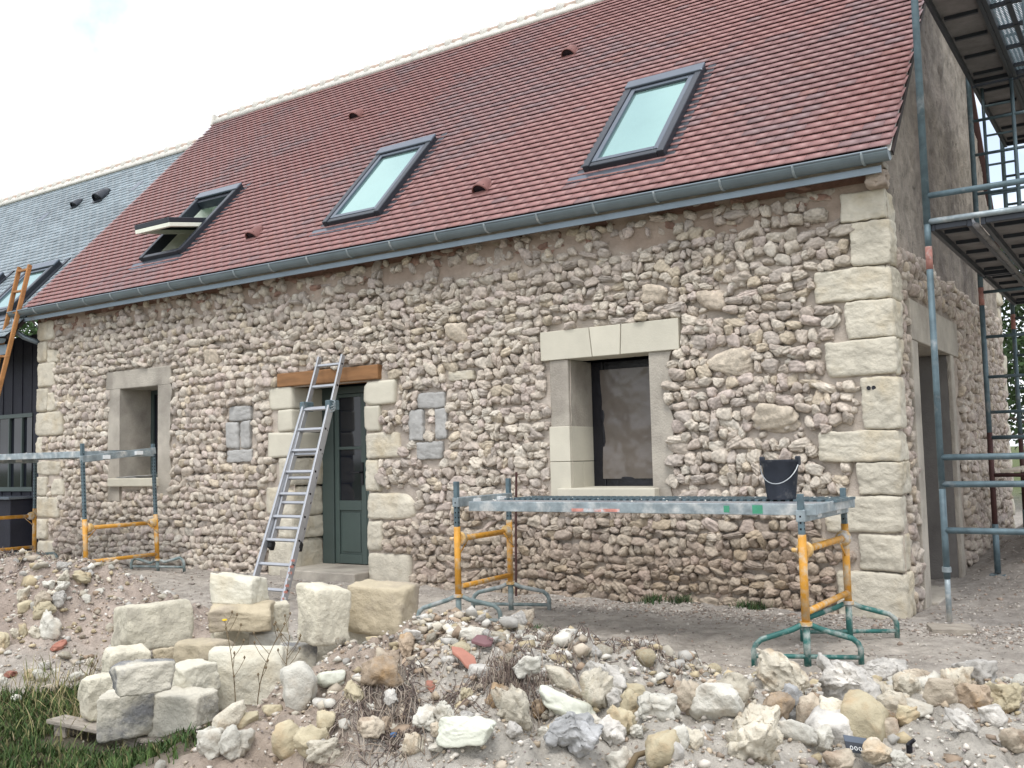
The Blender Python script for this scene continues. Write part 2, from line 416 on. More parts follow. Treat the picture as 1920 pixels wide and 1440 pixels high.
def wall_grid(u0, u1, v0, v1, step, skip, off, place, colour, name, m, top=None):
    nu = int((u1 - u0) / step); nv = int((v1 - v0) / step)
    U, Vv = np.meshgrid(np.linspace(u0, u1, nu + 1), np.linspace(v0, v1, nv + 1), indexing='ij')
    P = place(U, Vv, off(U, Vv))
    C = colour(U, Vv)
    idx = np.arange((nu + 1) * (nv + 1)).reshape(nu + 1, nv + 1)
    F = np.stack([idx[:-1, :-1], idx[1:, :-1], idx[1:, 1:], idx[:-1, 1:]], -1).reshape(-1, 4)
    cu = (U[:-1, :-1] + U[1:, 1:]).ravel() / 2; cv = (Vv[:-1, :-1] + Vv[1:, 1:]).ravel() / 2
    ok = np.ones(len(F), bool)
    for a, b, c, d in skip: ok &= ~((cu > a) & (cu < b) & (cv > c) & (cv < d))
    if top is not None: ok &= cv < top(cu)
    F = F[ok]
    used = np.unique(F); mp = np.full(len(idx.ravel()), -1); mp[used] = np.arange(len(used))
    return mesh_np(name, P.reshape(-1, 3)[used], mp[F], m, house, True, C.reshape(-1, 3)[used])

def lerp(a, b, t): return np.array(a) * (1 - t[..., None]) + np.array(b) * t[..., None]
def fac_col(u, v):
    c = lerp((.43, .375, .32), (.51, .45, .385), np.clip(.5 + fbm(u, v, 1.2, 21, 4), 0, 1))
    t = sstep(2.98, 3.25, v + .16 * fbm(u, v, 1.5, 31))                      # rougher, browner pointing under the eaves, with shade there mixed into the colour
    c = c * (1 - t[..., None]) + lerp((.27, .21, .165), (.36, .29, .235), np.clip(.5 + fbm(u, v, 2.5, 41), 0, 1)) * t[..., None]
    c = c * np.array((1.02, 1.02, 1.03))
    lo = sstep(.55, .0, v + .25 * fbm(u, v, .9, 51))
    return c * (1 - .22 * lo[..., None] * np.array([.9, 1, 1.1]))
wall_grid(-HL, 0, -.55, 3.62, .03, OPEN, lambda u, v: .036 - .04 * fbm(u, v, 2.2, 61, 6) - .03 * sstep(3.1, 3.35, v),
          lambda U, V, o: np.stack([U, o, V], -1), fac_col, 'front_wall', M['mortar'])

# --- rubble stones, laid in wavering courses
def courses(u0, u1, v0, v1, keep, rng, hmean, wlo, whi, top=None):
    rows = []; v = v0
    while v < v1:
        h = float(np.clip(rng.normal(hmean, hmean * .14), hmean * .72, hmean * 1.35)); u = u0 + rng.uniform(-.1, 0)
        ph = rng.uniform(0, 99)
        while u < u1:
            wd = float(np.clip(rng.gamma(7, (wlo + whi) / 14), wlo * .75, whi * 1.5)); hh = h * rng.uniform(.80, 1.22)
            cu = u + wd / 2; cv = v + h / 2 + .022 * math.sin(cu * 1.3 + v * 2) + .016 * math.sin(cu * 3.1 + ph) + rng.normal(0, .012)
            ok = True
            for a, b, c, d in keep:
                ex, ez = wd * .2, hh * .2
                if a - ex < cu < b + ex and c - ez < cv < d + ez: ok = False; break
            if top is not None and cv > top(cu): ok = False
            if ok:
                rows.append((cu, cv, wd, hh))
                if wd > .2 and hh > .12 and rng.random() < .25: pass
            u += wd * rng.uniform(.90, .98)
        v += h * .93
    return np.array(rows)

PAL = 1.07 * np.array([(.47, .395, .335), (.52, .455, .385), (.43, .35, .305), (.56, .49, .41), (.38, .325, .295), (.50, .41, .30), (.33, .275, .245), (.46, .37, .34), (.585, .53, .46)])
PW = np.array([.2, .18, .16, .13, .09, .07, .05, .09, .03])
def stones_mesh(st, sub, rng, frame, depth, name, m, colf=None, proud=(.0, .03)):
    """frame(u,v,n)->xyz, n outwards"""
    D, F = ICO[sub]
    keepv = D[:, 1] < .35                                   # front part only
    mp = np.full(len(D), -1); mp[keepv] = np.arange(keepv.sum())
    F = mp[F]; F = F[(F >= 0).all(1)]; D = D[keepv]
    N = len(st)
    P = lumps(D, N, rng, K=11, p=6.5, hmin=.79, hmax=1.12, lump=.062, freq=4.4)
    P = P / np.abs(P).max(1, keepdims=True)
    rot = rng.normal(0, .26, N)
    x = P[..., 0] * (st[:, 2] / 2 * 1.13)[:, None]; z = P[..., 2] * (st[:, 3] / 2 * 1.13)[:, None]
    yb = P[..., 1]
    tx = rng.normal(0, .10, N)[:, None]; tz = rng.normal(.05, .16, N)[:, None]
    dep = (depth * rng.uniform(.75, 1.25, N))[:, None]
    n = -yb * dep + tx * x + tz * z + rng.uniform(*proud, N)[:, None]
    c, s = np.cos(rot)[:, None], np.sin(rot)[:, None]
    xr = x * c - z * s; zr = x * s + z * c
    Pw = frame(st[:, 0][:, None] + xr, st[:, 1][:, None] + zr, n)
    base = (.6 * PAL[rng.choice(len(PAL), N, p=PW / PW.sum())] + .4 * np.array((.52, .455, .385)))  * rng.uniform(.88, 1.1, (N, 1))
    if colf is not None: base = colf(st, base)
    C = np.repeat(base[:, None, :], len(D), 1)
    # iron staining and mortar smear at the margins of each stone
    smear = (np.clip(-n / dep, -1, 1) > -.1)
    C = C * (1 + .12 * np.sin(11 * P[..., :1] + rng.uniform(0, 6, (N, 1, 1))) * np.sin(9 * P[..., 2:3] + rng.uniform(0, 6, (N, 1, 1))))
    mk = np.clip((yb + .62) * 2.2, 0, .8)[..., None] * (.55 + .45 * np.sin(7 * P[..., :1] + 5 * P[..., 2:3] + rng.uniform(0, 6, (N, 1, 1))))
    C = C * (1 - mk) + np.array((.48, .42, .355)) * mk
    Fa = (F[None] + (np.arange(N) * len(D))[:, None, None]).reshape(-1, 3)
    return mesh_np(name, Pw.reshape(-1, 3), Fa, m, house, True, C.reshape(-1, 3))

def stone_tint(st, base):
    u, v = st[:, 0], st[:, 1]
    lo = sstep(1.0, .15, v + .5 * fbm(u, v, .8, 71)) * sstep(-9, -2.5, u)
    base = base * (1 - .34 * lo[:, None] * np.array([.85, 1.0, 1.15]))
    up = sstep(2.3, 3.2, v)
    base = base * (1 - .14 * up[:, None])  # shading put into the tint of the upper stones
    pk = np.clip(fbm(u, v, .5, 81), 0, .5)
    return base * (1 + pk[:, None] * np.array([.05, 0.0, .0])) * np.array((.99, 1.015, 1.015))

BIG = [(-1.39, 2.02, .40, .24), (-4.45, 2.56, .30, .22), (-2.1, 2.72, .27, .18), (-1.0, 1.50, .38, .24), (-1.55, 2.60, .28, .2), (-8.4, 2.6, .28, .2)]
keep_big = [(u - a / 2, u + a / 2, v - b / 2, v + b / 2) for u, v, a, b in BIG]
st = courses(-HL + .05, -.02, -.30, 3.40, KEEP + keep_big, rng, .096, .078, .150)
ff = lambda u, v, n: np.stack([u, .035 - n, v], -1)
st = st[(st[:, 1] < 3.14 + .08 * np.sin(3 * st[:, 0])) | (rng.random(len(st)) < .5)]
st = st[st[:, 0] + .62 * st[:, 2] < -.03]
near = st[:, 0] > -6.2
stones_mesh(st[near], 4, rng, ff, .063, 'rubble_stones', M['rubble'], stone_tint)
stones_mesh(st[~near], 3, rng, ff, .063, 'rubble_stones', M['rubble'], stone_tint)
stones_mesh(np.array(BIG), 4, rng, ff, .075, 'rubble_stones', M['rubble'], lambda s_, b_: b_ * .5 + np.array((.265, .23, .175)))
fl = np.stack([rng.uniform(-HL + .05, -.05, 4200), rng.uniform(-.28, 3.2, 4200), rng.uniform(.045, .085, 4200), rng.uniform(.04, .065, 4200)], 1)
kk = np.ones(len(fl), bool)
for a_, b_, c_, d_ in KEEP: kk &= ~((fl[:, 0] > a_ - .02) & (fl[:, 0] < b_ + .02) & (fl[:, 1] > c_ - .02) & (fl[:, 1] < d_ + .02))
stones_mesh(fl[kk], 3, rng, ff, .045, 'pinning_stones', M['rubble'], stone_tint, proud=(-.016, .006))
# brick and stone fragments in the eaves band
eb = []
for i in range(150):
    eb.append((rng.uniform(-HL + .1, -.45), rng.uniform(3.27, 3.52), rng.uniform(.08, .2), rng.uniform(.05, .1)))
eb = np.array(eb)
isb = rng.random(len(eb)) < .42
stones_mesh(eb, 3, rng, ff, .035, 'eaves_rubble', M['rubble'], lambda s_, b_: np.where(isb[:, None], np.array((.24, .15, .115)) * rng.uniform(.75, 1.15, (len(eb), 1)), b_ * .72), proud=(0, .02))

# --- dressed stones
def dressed(rect, name, m, depth=.5, front=-.012, rng=rng, p=40, lump=.004, q=.88, n=13, rough=.006):
    a, b, c, d = rect
    D, F = CUBE[n]
    P = lumps(D, 1, rng, K=5, p=p, hmin=1.3, hmax=1.6, lump=lump, freq=3, jit=-.055)[0]
    P = np.clip(P / np.quantile(np.abs(P), q, axis=0), -1.0, 1.0)
    V = np.stack([(a + b) / 2 + P[:, 0] * (b - a) / 2, front + depth / 2 + P[:, 1] * depth / 2, (c + d) / 2 + P[:, 2] * (d - c) / 2], -1)
    V += .75 * rough * np.stack([fbm(V[:, 0] + V[:, 1], V[:, 2] * 1.6, 11, 91 + k, 6, .68) for k in range(3)], -1)
    return mesh_np(name, V, F, m, house, True)
for k, r_ in enumerate(RQ):
    q = dressed(r_, 'quoin', M['quoin'], depth=[.34, .26, .42, .36, .34, .24, .36, .33, .3, .42, .35, .4][k], front=-.03, rough=.016, p=24, lump=.010, q=.93, n=21)
    if k == 5: q['label'] = 'quoin with two drilled holes'
for h_ in (-.205, -.165):           # two sockets drilled in one quoin
    MB().tube([(h_, -.036, 1.715), (h_, -.02, 1.715)], .018, 10).build('socket_hole', M['black'], house)
for r_ in LQ: dressed(r_, 'quoin', M['quoin'], depth=.35, front=-.012, rough=.014, p=20, q=.95)
for k, r_ in enumerate(DR): dressed(r_, 'jamb_stone', M['cutstone'] if k < 2 else M['quoin'], depth=.56, front=-.015, rough=.003 if k < 2 else .013, p=60 if k < 2 else 20, q=.88 if k < 2 else .95)
for k, r_ in enumerate(DL): dressed(r_, 'jamb_stone', M['cutstone'] if k < 3 else M['quoin'], depth=.56, front=-.015, rough=.003 if k < 3 else .013, p=60 if k < 3 else 20, q=.88 if k < 3 else .95)
for r_ in ACC: dressed(r_, 'blocking_stone', M['greystone'], depth=.2, front=-.02, rough=.016, p=18, q=.95)
for r_ in TANB: dressed(r_, 'tan_block', M['quoin'], depth=.2, front=-.02, rough=.016, p=18, q=.95)
# door lintel beam
MB().box((-7.16, -.035, 2.135), (-5.53, .3, 2.30)).build('lintel_beam', M['wood'], house, bevel=.012)
# right window surround
b = MB()
for (xa, xb, xc, xd) in ((-3.37, -2.815, -3.37, -2.785), (-2.806, -2.465, -2.777, -2.482), (-2.456, -1.87, -2.473, -1.87)):
    z0, z1 = 2.172, 2.462; y0, y1 = -.025, .3
    bb = MB()
    bb.add([(xc, y0, z0), (xd, y0, z0), (xb, y0, z1), (xa, y0, z1), (xc, y1, z0), (xd, y1, z0), (xb, y1, z1), (xa, y1, z1)],
           [(0, 1, 2, 3), (5, 4, 7, 6), (4, 0, 3, 7), (1, 5, 6, 2), (3, 2, 6, 7), (4, 5, 1, 0)])
    bb.build('lintel_stone', M['cutstone'], house, bevel=.006)
MB().box((-3.28, -.004, 1.36), (-3.068, .52, 2.172)).build('window_jamb', M['concrete'], house, bevel=.01)
MB().box((-3.30, -.010, 1.165), (-3.066, .50, 1.51)).build('jamb_stone', M['cutstone'], house, bevel=.006)
MB().box((-3.30, -.010, .70), (-3.066, .25, 1.16)).build('jamb_stone', M['cutstone'], house, bevel=.006)
MB().box((-3.30, .254, .70), (-3.068, .50, 1.16)).build('jamb_stone', M['cutstone'], house, bevel=.006)
def rag_strip(x0, x1, z0, z1, jitter, side, y0, y1, nm, m, n=26):
    """vertical plaster strip with one ragged edge"""
    zz = np.linspace(z0, z1, n); e = np.array([rng.uniform(-jitter, jitter) for _ in zz]); e = .5 * e + .5 * np.roll(e, 1)
    V = []; F = []
    for i, z in enumerate(zz):
        xa, xb = (x0 + e[i], x1) if side < 0 else (x0, x1 + e[i])
        V += [(xa, y0, z), (xb, y0, z), (xa, y1, z), (xb, y1, z)]
    for i in range(n - 1):
        a = 4 * i
        F += [(a, a + 1, a + 5, a + 4), (a + 1, a + 3, a + 7, a + 5), (a + 3, a + 2, a + 6, a + 7), (a + 2, a, a + 4, a + 6)]
    F += [(0, 2, 3, 1), (4 * n - 4, 4 * n - 3, 4 * n - 1, 4 * n - 2)]
    MB().add(V, F).build(nm, m, house)
rag_strip(-2.19, -1.985, .72, 2.172, .035, 1, .002, .52, 'window_jamb', M['concrete'])
MB().box((-3.06, .0, 2.10), (-2.2, .5, 2.17)).build('lintel_soffit', M['concrete'], house) if False else None
win = MB()
win.box((-3.07, .46, .88), (-2.93, .54, 2.17)).box((-2.33, .46, .88), (-2.19, .54, 2.17)).box((-2.928, .46, .88), (-2.332, .54, 1.0)).box((-2.928, .46, 2.06), (-2.332, .54, 2.17))
wf = win.build('window', M['black'], house, bevel=.012)
# sheet of film, creased
nu, nv = 40, 60
U, Vv = np.meshgrid(np.linspace(-2.95, -2.31, nu), np.linspace(.98, 2.08, nv), indexing='ij')
off = .47 - .035 * np.abs(np.sin(3.0 * (U + .55 * Vv) + 1.2 * fbm(U, Vv, 3, 5))) - .012 * fbm(U, Vv, 6, 6)
idx = np.arange(nu * nv).reshape(nu, nv)
Fq = np.stack([idx[:-1, :-1], idx[1:, :-1], idx[1:, 1:], idx[:-1, 1:]], -1).reshape(-1, 4)
mesh_np('window_film', np.stack([U, off, Vv], -1).reshape(-1, 3), Fq, M['film'], wf)
MB().box((-3.175, -.10, .812), (-2.13, .50, .905)).build('window_sill', M['cutstone'], house, bevel=.01)
# left window surround: cast concrete
rag_strip(-10.62, -10.35, .74, 2.31, .02, -1, -.004, .56, 'window_jamb', M['concrete'])
rag_strip(-9.50, -9.23, .80, 2.31, .03, 1, -.004, .56, 'window_jamb', M['concrete'])
MB().box((-10.67, -.008, 2.30), (-9.225, .56, 2.555)).build('window_lintel', M['concrete'], house, bevel=.012)
MB().box((-10.55, -.06, .94), (-9.48, .56, 1.055)).build('window_sill', M['cutstone'], house, bevel=.012)
lw = MB().box((-10.36, .5, 1.05), (-10.29, .56, 2.31)).box((-9.56, .5, 1.05), (-9.49, .56, 2.31)).box((-10.289, .5, 1.05), (-9.561, .56, 1.12)).box((-10.289, .5, 2.24), (-9.561, .56, 2.31)).build('window', M['frame'], house, bevel=.006)
MB().box((-10.295, .525, 1.11), (-9.555, .535, 2.25)).build('window_pane', M['glassd'], lw)
# door
df = MB().box((-6.94, .50, -.03), (-6.745, .58, 2.13)).box((-5.92, .50, -.03), (-5.75, .58, 2.13)).box((-6.744, .50, 2.045), (-5.921, .58, 2.13)).build('door', M['frame'], house, bevel=.006)
for (xa, xb) in ((-6.74, -6.225), (-6.22, -5.925)):
    ga, gb = xa + .07, xb - .08
    lf = MB()
    lf.box((xa, .52, -.02), (ga, .57, 2.04)).box((gb, .52, -.02), (xb, .57, 2.04)).box((ga + .001, .52, 2.0), (gb - .001, .57, 2.04))
    lf.box((ga + .001, .52, 1.36), (gb - .001, .565, 1.395)).box((ga + .001, .52, .62), (gb - .001, .57, .74)).box((ga + .001, .52, -.02), (gb - .001, .57, .09))
    lf.box((ga + .001, .54, .09), (gb - .001, .56, .62)).box((ga + .03, .53, .12), (gb - .03, .541, .59))
    lf.build('door_leaf', M['leaf'], df, bevel=.005)
    MB().box((ga + .001, .54, .741), (gb - .001, .546, 1.999)).build('door_pane', M['glassd'], df)
hd = MB().box((-6.30, .505, .93), (-6.262, .519, 1.2)).tube([(-6.28, .505, 1.08), (-6.28, .46, 1.08), (-6.40, .455, 1.08)], .011, 8)
hd.build('door_handle', M['black'], df)
# steps
MB().box((-6.95, -.20, -.16), (-5.76, .6, -.03)).build('door_step', M['concrete'], house, bevel=.012)
MB().box((-6.9, -.27, -.5), (-5.70, .3, -.165)).build('door_step', M['concrete'], house, bevel=.015)
# dark unseen panel added behind the openings, so that no sky shows through
MB().box((-HL + .3, .62, -.3), (-.62, .66, 3.5)).build('backing_panel', M['board'], house)

# --- gable end
def gtop(u): return EZ - .12 + (np.minimum(u, HD - u) - EY) * math.tan(TH)
def gab_col(u, v):
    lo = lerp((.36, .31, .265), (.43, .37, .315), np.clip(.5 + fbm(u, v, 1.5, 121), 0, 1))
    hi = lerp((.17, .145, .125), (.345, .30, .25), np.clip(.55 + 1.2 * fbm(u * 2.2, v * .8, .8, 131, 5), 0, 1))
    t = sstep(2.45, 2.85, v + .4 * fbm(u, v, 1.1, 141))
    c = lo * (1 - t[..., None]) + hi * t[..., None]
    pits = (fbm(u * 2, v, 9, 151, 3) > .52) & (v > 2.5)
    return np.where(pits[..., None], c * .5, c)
def gab_off(u, v):
    pit = np.clip(fbm(u * 1.6, v * .8, 8, 151, 4) - .35, 0, .4)
    return -.03 + .03 * fbm(u, v, 6, 161, 5) - .09 * pit
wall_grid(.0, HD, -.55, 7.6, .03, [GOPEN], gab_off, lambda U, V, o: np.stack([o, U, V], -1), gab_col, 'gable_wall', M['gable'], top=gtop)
gk = [(.62, 2.98, -.4, 2.56), (-1, .25, -1, 9), (6.55, 7, -1, 9)]
gs = courses(.15, HD - .2, -.25, 2.85, gk, rng, .098, .075, .165)
gf = lambda u, v, n: np.stack([-.02 + n, u, v], -1)
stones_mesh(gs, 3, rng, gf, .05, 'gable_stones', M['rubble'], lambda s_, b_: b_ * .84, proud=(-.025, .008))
zq = -.3
k = 0
while zq < 3.5:
    h_ = rng.uniform(.26, .4); d_ = (.28, .42)[k % 2]; D, F = CUBE[7]
    P = lumps(D, 1, rng, K=5, p=22, hmin=1.12, hmax=1.5, lump=.01, freq=3)[0]; P = P / np.abs(P).max(0)
    V = np.stack([-.19 + P[:, 0] * .21, HD - d_ / 2 + P[:, 1] * d_ / 2 + .02, zq + h_ / 2 + P[:, 2] * (h_ - .012) / 2], -1)
    mesh_np('quoin', V, F, M['quoin'], house); zq += h_; k += 1
# gable opening: concrete surround, far reveal and panel coloured dark for the shade inside
rag_strip.__defaults__
MB().box((-.5, .66, -.45), (.012, .90, 2.16)).build('opening_jamb', M['concrete'], house, bevel=.01)
MB().box((-.5, 2.50, -.45), (.012, 2.66, 2.16)).build('opening_jamb', M['concrete'], house, bevel=.01)
MB().box((-.5, .66, 2.162), (.014, 2.95, 2.52)).build('opening_lintel', M['concrete'], house, bevel=.01)
MB().box((-.49, 2.487, -.2), (-.03, 2.499, 2.155)).build('opening_shade_sheet', M['shadeconcrete'], house)
MB().box((-.47, .9, -.4), (-.42, 2.49, 2.16)).build('opening_panel', M['shadeconcrete'], house)
MB().box((-.42, .905, -.5), (.06, 2.48, -.13)).build('opening_step', M['concrete'], house, bevel=.012)
# back wall and left gable
MB().box((-HL, HD - .3, -.5), (-.35, HD, 3.6)).build('back_wall', M['mortar'], house)
b = MB()
b.add([(-HL + .003, .05, -.5), (-HL + .003, HD - .31, -.5), (-HL + .003, HD - .31, 3.6), (-HL + .003, HD / 2, 7.3), (-HL + .003, .05, 3.6)], [(0, 1, 2, 3, 4)])
b.build('left_gable', M['concrete'], house)

# --- roof
roof = None
SK = [(-10.16, -9.24, .66, 2.24, True), (-6.50, -5.60, .57, 2.19, False), (-2.90, -2.01, .58, 2.24, False)]
X0R, X1R = -HL - .02, .12
def tile_rows(x0, x1, v0, v1, gauge, tw, hole, colf, rng, off=0.0, lift=.040, th=.009):
    V = []; C = []; i = 0; v = v0
    n = np.array([0, -ST, CT]); s = np.array([0, CT, ST]); o = np.array([0, EY, EZ])
    while v < v1:
        x = x0 - (tw / 2 if i % 2 else 0)
        while x < x1:
            xa, xb = max(x, x0) + .0004, min(x + tw, x1) - .0006
            if xb - xa > .02:
                vm = v + gauge * .5; skip = False
                for (a, b_, c, d) in hole:
                    if xb > a and xa < b_ and v + gauge > c and v < d:
                        if xa < a < xb: xb = a
                        elif xa < b_ < xb: xa = b_
                        else: skip = True
                if not skip and xb - xa > .015:
                    jl = rng.normal(0, .0007); jv = rng.normal(0, .0010); jr = rng.normal(0, .0004)
                    va, vb = v + jv, v + gauge * 2.0
                    if vb > v1 + .04: vb = v1 + .04
                    la, lb = off + lift + jl, off + .0 + jl
                    for (xx, dd) in ((xa, -jr), (xb, jr)):
                        for (vv, nn) in ((va, la + dd), (vb, lb + dd)):
                            q = o + s * vv; 
                            V.append((xx, *(q + n * nn)[1:])); V.append((xx, *(q + n * (nn - th))[1:]))
                    C += [colf((xa + xb) / 2, v)] * 8
            x += tw
        v += gauge; i += 1
    V = np.array(V); N = len(V) // 8
    f = np.array([(0, 4, 6, 2), (0, 1, 5, 4), (2, 6, 7, 3), (0, 2, 3, 1), (4, 5, 7, 6)])
    F = (f[None] + (np.arange(N) * 8)[:, None, None]).reshape(-1, 4)
    return V, F, np.array(C)
_p = np.random.default_rng(5)
def tile_col(x, v):
    a = float(fbm(np.array([x]), np.array([v]), .33, 201, 3)[0]); b_ = float(fbm(np.array([x]), np.array([v]), .9, 211, 3)[0])
    r = _p.random()
    red, pink, grey, org = np.array((.275, .130, .122)), np.array((.31, .158, .148)), np.array((.205, .15, .158)), np.array((.31, .15, .125))
    t = np.clip(.5 + 1.5 * a, 0, 1)
    c = red * (1 - t) + pink * t
    g = np.clip((b_ + .3 * sum(math.exp(-((x - gx) / 1.0) ** 2 - ((v - gv) / .9) ** 2) for gx, gv in ((-.6, 2.0), (-3.4, 2.9), (-6, 3.2), (-4.6, 2.4), (-.8, .9))) - .12) * 2.2, 0, .8)
    g = g * .75; c = c * (1 - .5 * g) + grey * .5 * g
    if r < .015 + g * .4: c = c * .5 + grey * .5
    elif r > .97: c = org * .5 + c * .5
    return c * _p.uniform(.972, 1.028)
holes = [(SK[0][0] + .03, SK[0][1] - .03, SK[0][2] + .02, SK[0][3] - .02)]
V, F, C = tile_rows(X0R, X1R, .02, RIDGE_V - .05, .105, .172, holes, tile_col, np.random.default_rng(3))
roof = mesh_np('roof', V, F, M['tile'], house, False, C)
def slab(x0, x1, v0, v1, n0, n1, nm, m, par, bevel=0.0):
    b = MB(); o = roofp(x0, v0, n0)
    b.obox(o, (x1 - x0, 0, 0), np.array([0, CT, ST]) * (v1 - v0), np.array([0, -ST, CT]) * (n1 - n0))
    return b.build(nm, m, par, bevel=bevel)
s0 = SK[0]
for (a, b_, c, d) in ((X0R, s0[0], .0, RIDGE_V), (s0[1], X1R, .0, RIDGE_V), (s0[0], s0[1], .0, s0[2]), (s0[0], s0[1], s0[3], RIDGE_V)):
    slab(a + .0005, b_ - .0005, c, d, -.06, -.016, 'roof_underlay', M['underlay'], roof)
# rear slope
b = MB(); top = roofp(0, RIDGE_V, .02); bot = np.array([0, HD + .25, EZ - .0])
b.add([(X0R, top[1], top[2]), (.03, top[1], top[2]), (.03, bot[1], bot[2]), (X0R, bot[1], bot[2]), (X0R, top[1], top[2] - .06), (.03, top[1], top[2] - .06), (.03, bot[1], bot[2] - .06), (X0R, bot[1], bot[2] - .06)],
      [(0, 3, 2, 1), (4, 5, 6, 7), (1, 2, 6, 5), (0, 4, 7, 3), (3, 7, 6, 2)], (.13, .07, .065)).build('rear_slope', M['tile'], roof, cols=True)
# right verge: mortar fillet beneath the tile ends
b = MB(); b.tube([roofp(.06, 0, -.05), roofp(.06, RIDGE_V, -.05)], .055, 8).build('verge_mortar', M['ridgem'], roof)
# ridge: mortar bed, clay half tiles, mortar crests
def ridge(x0, x1, apex, par, rr=.105):
    n = int((x1 - x0) / .06); b = MB(); Y, Z = apex
    b.tube([(x0 + (x1 - x0) * i / n, Y, Z - .02 + .006 * math.sin(i * 1.7)) for i in range(n + 1)], [rr * (1 + .04 * math.sin(i * 2.3)) for i in range(n + 1)], 14)
    b.bar((x0, Y - .10, Z - .055), (x1, Y - .10, Z - .055), .10, .07)
    b.build('ridge_mortar', M['ridgem'], par, smooth=True)
    t = MB(); x = x0 + .06; c = MB()
    while x < x1 - .1:
        t.tube([(x, Y, Z + .035), (min(x + .31, x1), Y, Z + .035)], rr * .82, 14)
        c.tube([(x + .315 + .07, Y, Z + .02), (x + .315 + .02, Y, Z + .05), (x + .30, Y, Z + .055), (x + .265, Y, Z + .045)], [rr * .85, rr * 1.12, rr * 1.16, rr * .8], 12)
        x += .335
    t.build('ridge_tiles', M['ridget'], par, smooth=True); c.build('ridge_crests', M['ridgem'], par, smooth=True)
ry = EY + RIDGE_V * CT; rz = EZ + RIDGE_V * ST
ridge(X0R, X1R, (ry + .02, rz - .005), roof)
b = MB(); b.bar((X0R - .02, ry - .09, rz - .14), (X0R - .02, ry - .03, rz + .10), .06, .16, up=(0, 1, 0)); b.build('ridge_end', M['ridgem'], roof, bevel=.02)

# --- skylights
def skylight(x0, x1, v0, v1, par, opened=False, off=0.0):
    fr = MB(); s = np.array([0, CT, ST]); n = np.array([0, -ST, CT]); ex = np.array([1., 0, 0])
    fwid = .075; h0, h1 = off - .05, off + .105
    def pb(a, b_, c, d, e, f): fr.obox(roofp(a, c, e), ex * (b_ - a), s * (d - c), n * (f - e))
    pb(x0, x0 + fwid, v0, v1, h0, h1); pb(x1 - fwid, x1, v0, v1, h0, h1)
    pb(x0 + fwid, x1 - fwid, v0, v0 + fwid * .9, h0, h1 - .012)
    fo = fr.build('skylight', M['dark'], par, bevel=.01)
    # top hood and lower apron
    hb = MB().obox(roofp(x0 - .01, v1 - .15, h1 - .02), ex * (x1 - x0 + .02), s * .16, n * .035); hb.build('hood', M['hood'], fo, bevel=.012)
    MB().obox(roofp(x0 + fwid, v1 - .22, h0), ex * (x1 - x0 - 2 * fwid), s * .2, n * (h1 - h0 - .03)).build('head_rail', M['dark'], fo, bevel=.005)
    MB().obox(roofp(x0 - .16, v0 - .15, off + .028), ex * (x1 - x0 + .18), s * .16, n * .005).build('apron', M['zincl' if False else 'hood'], fo)
    for xa in (x0 - .09, x1 + .004):
        MB().obox(roofp(xa, v0 - .02, off + .02), ex * .085, s * (v1 - v0 + .16), n * .012).build('flashing', M['dark'], fo)
    xa, xb, va, vb = x0 + fwid + .004, x1 - fwid - .004, v0 + fwid, v1 - .16
    def sash(tr):
        sf = MB(); W_ = .055
        for (a, b_, c, d) in ((xa, xa + W_, va, vb), (xb - W_, xb, va, vb), (xa + W_, xb - W_, va, va + W_), (xa + W_, xb - W_, vb - W_, vb)):
            q = [tr(a, c, .025), tr(b_, c, .025), tr(a, d, .025), tr(a, c, .095)]
            sf.obox(q[0], q[1] - q[0], q[2] - q[0], q[3] - q[0])
        so = sf.build('sash', M['hood'] if not opened else M['dark'], fo, bevel=.006)
        gl = MB(); q = [tr(xa + W_, va + W_, .055), tr(xb - W_, va + W_, .055), tr(xa + W_, vb - W_, .055), tr(xa + W_, va + W_, .068)]
        gl.obox(q[0], q[1] - q[0], q[2] - q[0], q[3] - q[0]); gl.build('pane', M['glasss'], fo)
        if opened:
            il = MB(); q = [tr(xa, va, .0), tr(xb, va, .0), tr(xa, vb, .0), tr(xa, va, .034)]
            for (a, b_, c, d) in ((xa, xa + .08, va, vb), (xb - .08, xb, va, vb), (xa + .08, xb - .08, va, va + .08), (xa + .08, xb - .08, vb - .08, vb)):
                q = [tr(a, c, -.03), tr(b_, c, -.03), tr(a, d, -.03), tr(a, c, .024)]
                il.obox(q[0], q[1] - q[0], q[2] - q[0], q[3] - q[0])
            il.build('sash_lining', M['cream'], fo, bevel=.004)
    if not opened:
        sash(lambda x, v, nn: roofp(x, v, off + nn))
    else:
        vm = (va + vb) / 2; an = R(37); ca, sa = math.cos(an), math.sin(an)
        def tr(x, v, nn):
            dv, dn = v - vm, nn - .05
            return roofp(x, vm + dv * ca + dn * sa, off + .05 - dv * sa + dn * ca)
        sash(tr)
        # painted lining of the shaft
        L_ = MB()
        def lb(a, b_, c, d, e, f): L_.obox(roofp(a, c, e), ex * (b_ - a), s * (d - c), n * (f - e))
        lb(x0 + .02, x0 + .074, v0 + .07, v1 - .02, -.45, off + .06); lb(x1 - .07, x1 - .02, v0 + .07, v1 - .02, -.45, off + .06)
        lb(x0 + .076, x1 - .072, v0 + .02, v0 + .066, -.45, off + .04); lb(x0 + .076, x1 - .072, v1 - .06, v1 - .02, -.45, off - .02)
        L_.build('shaft_lining', M['cream'], fo)
        MB().obox(roofp(x0, v0, -.5), ex * (x1 - x0), s * (v1 - v0), n * .04).build('shaft_back', M['oldwood'], fo)
for s_ in SK: skylight(*s_[:4], roof, s_[4])

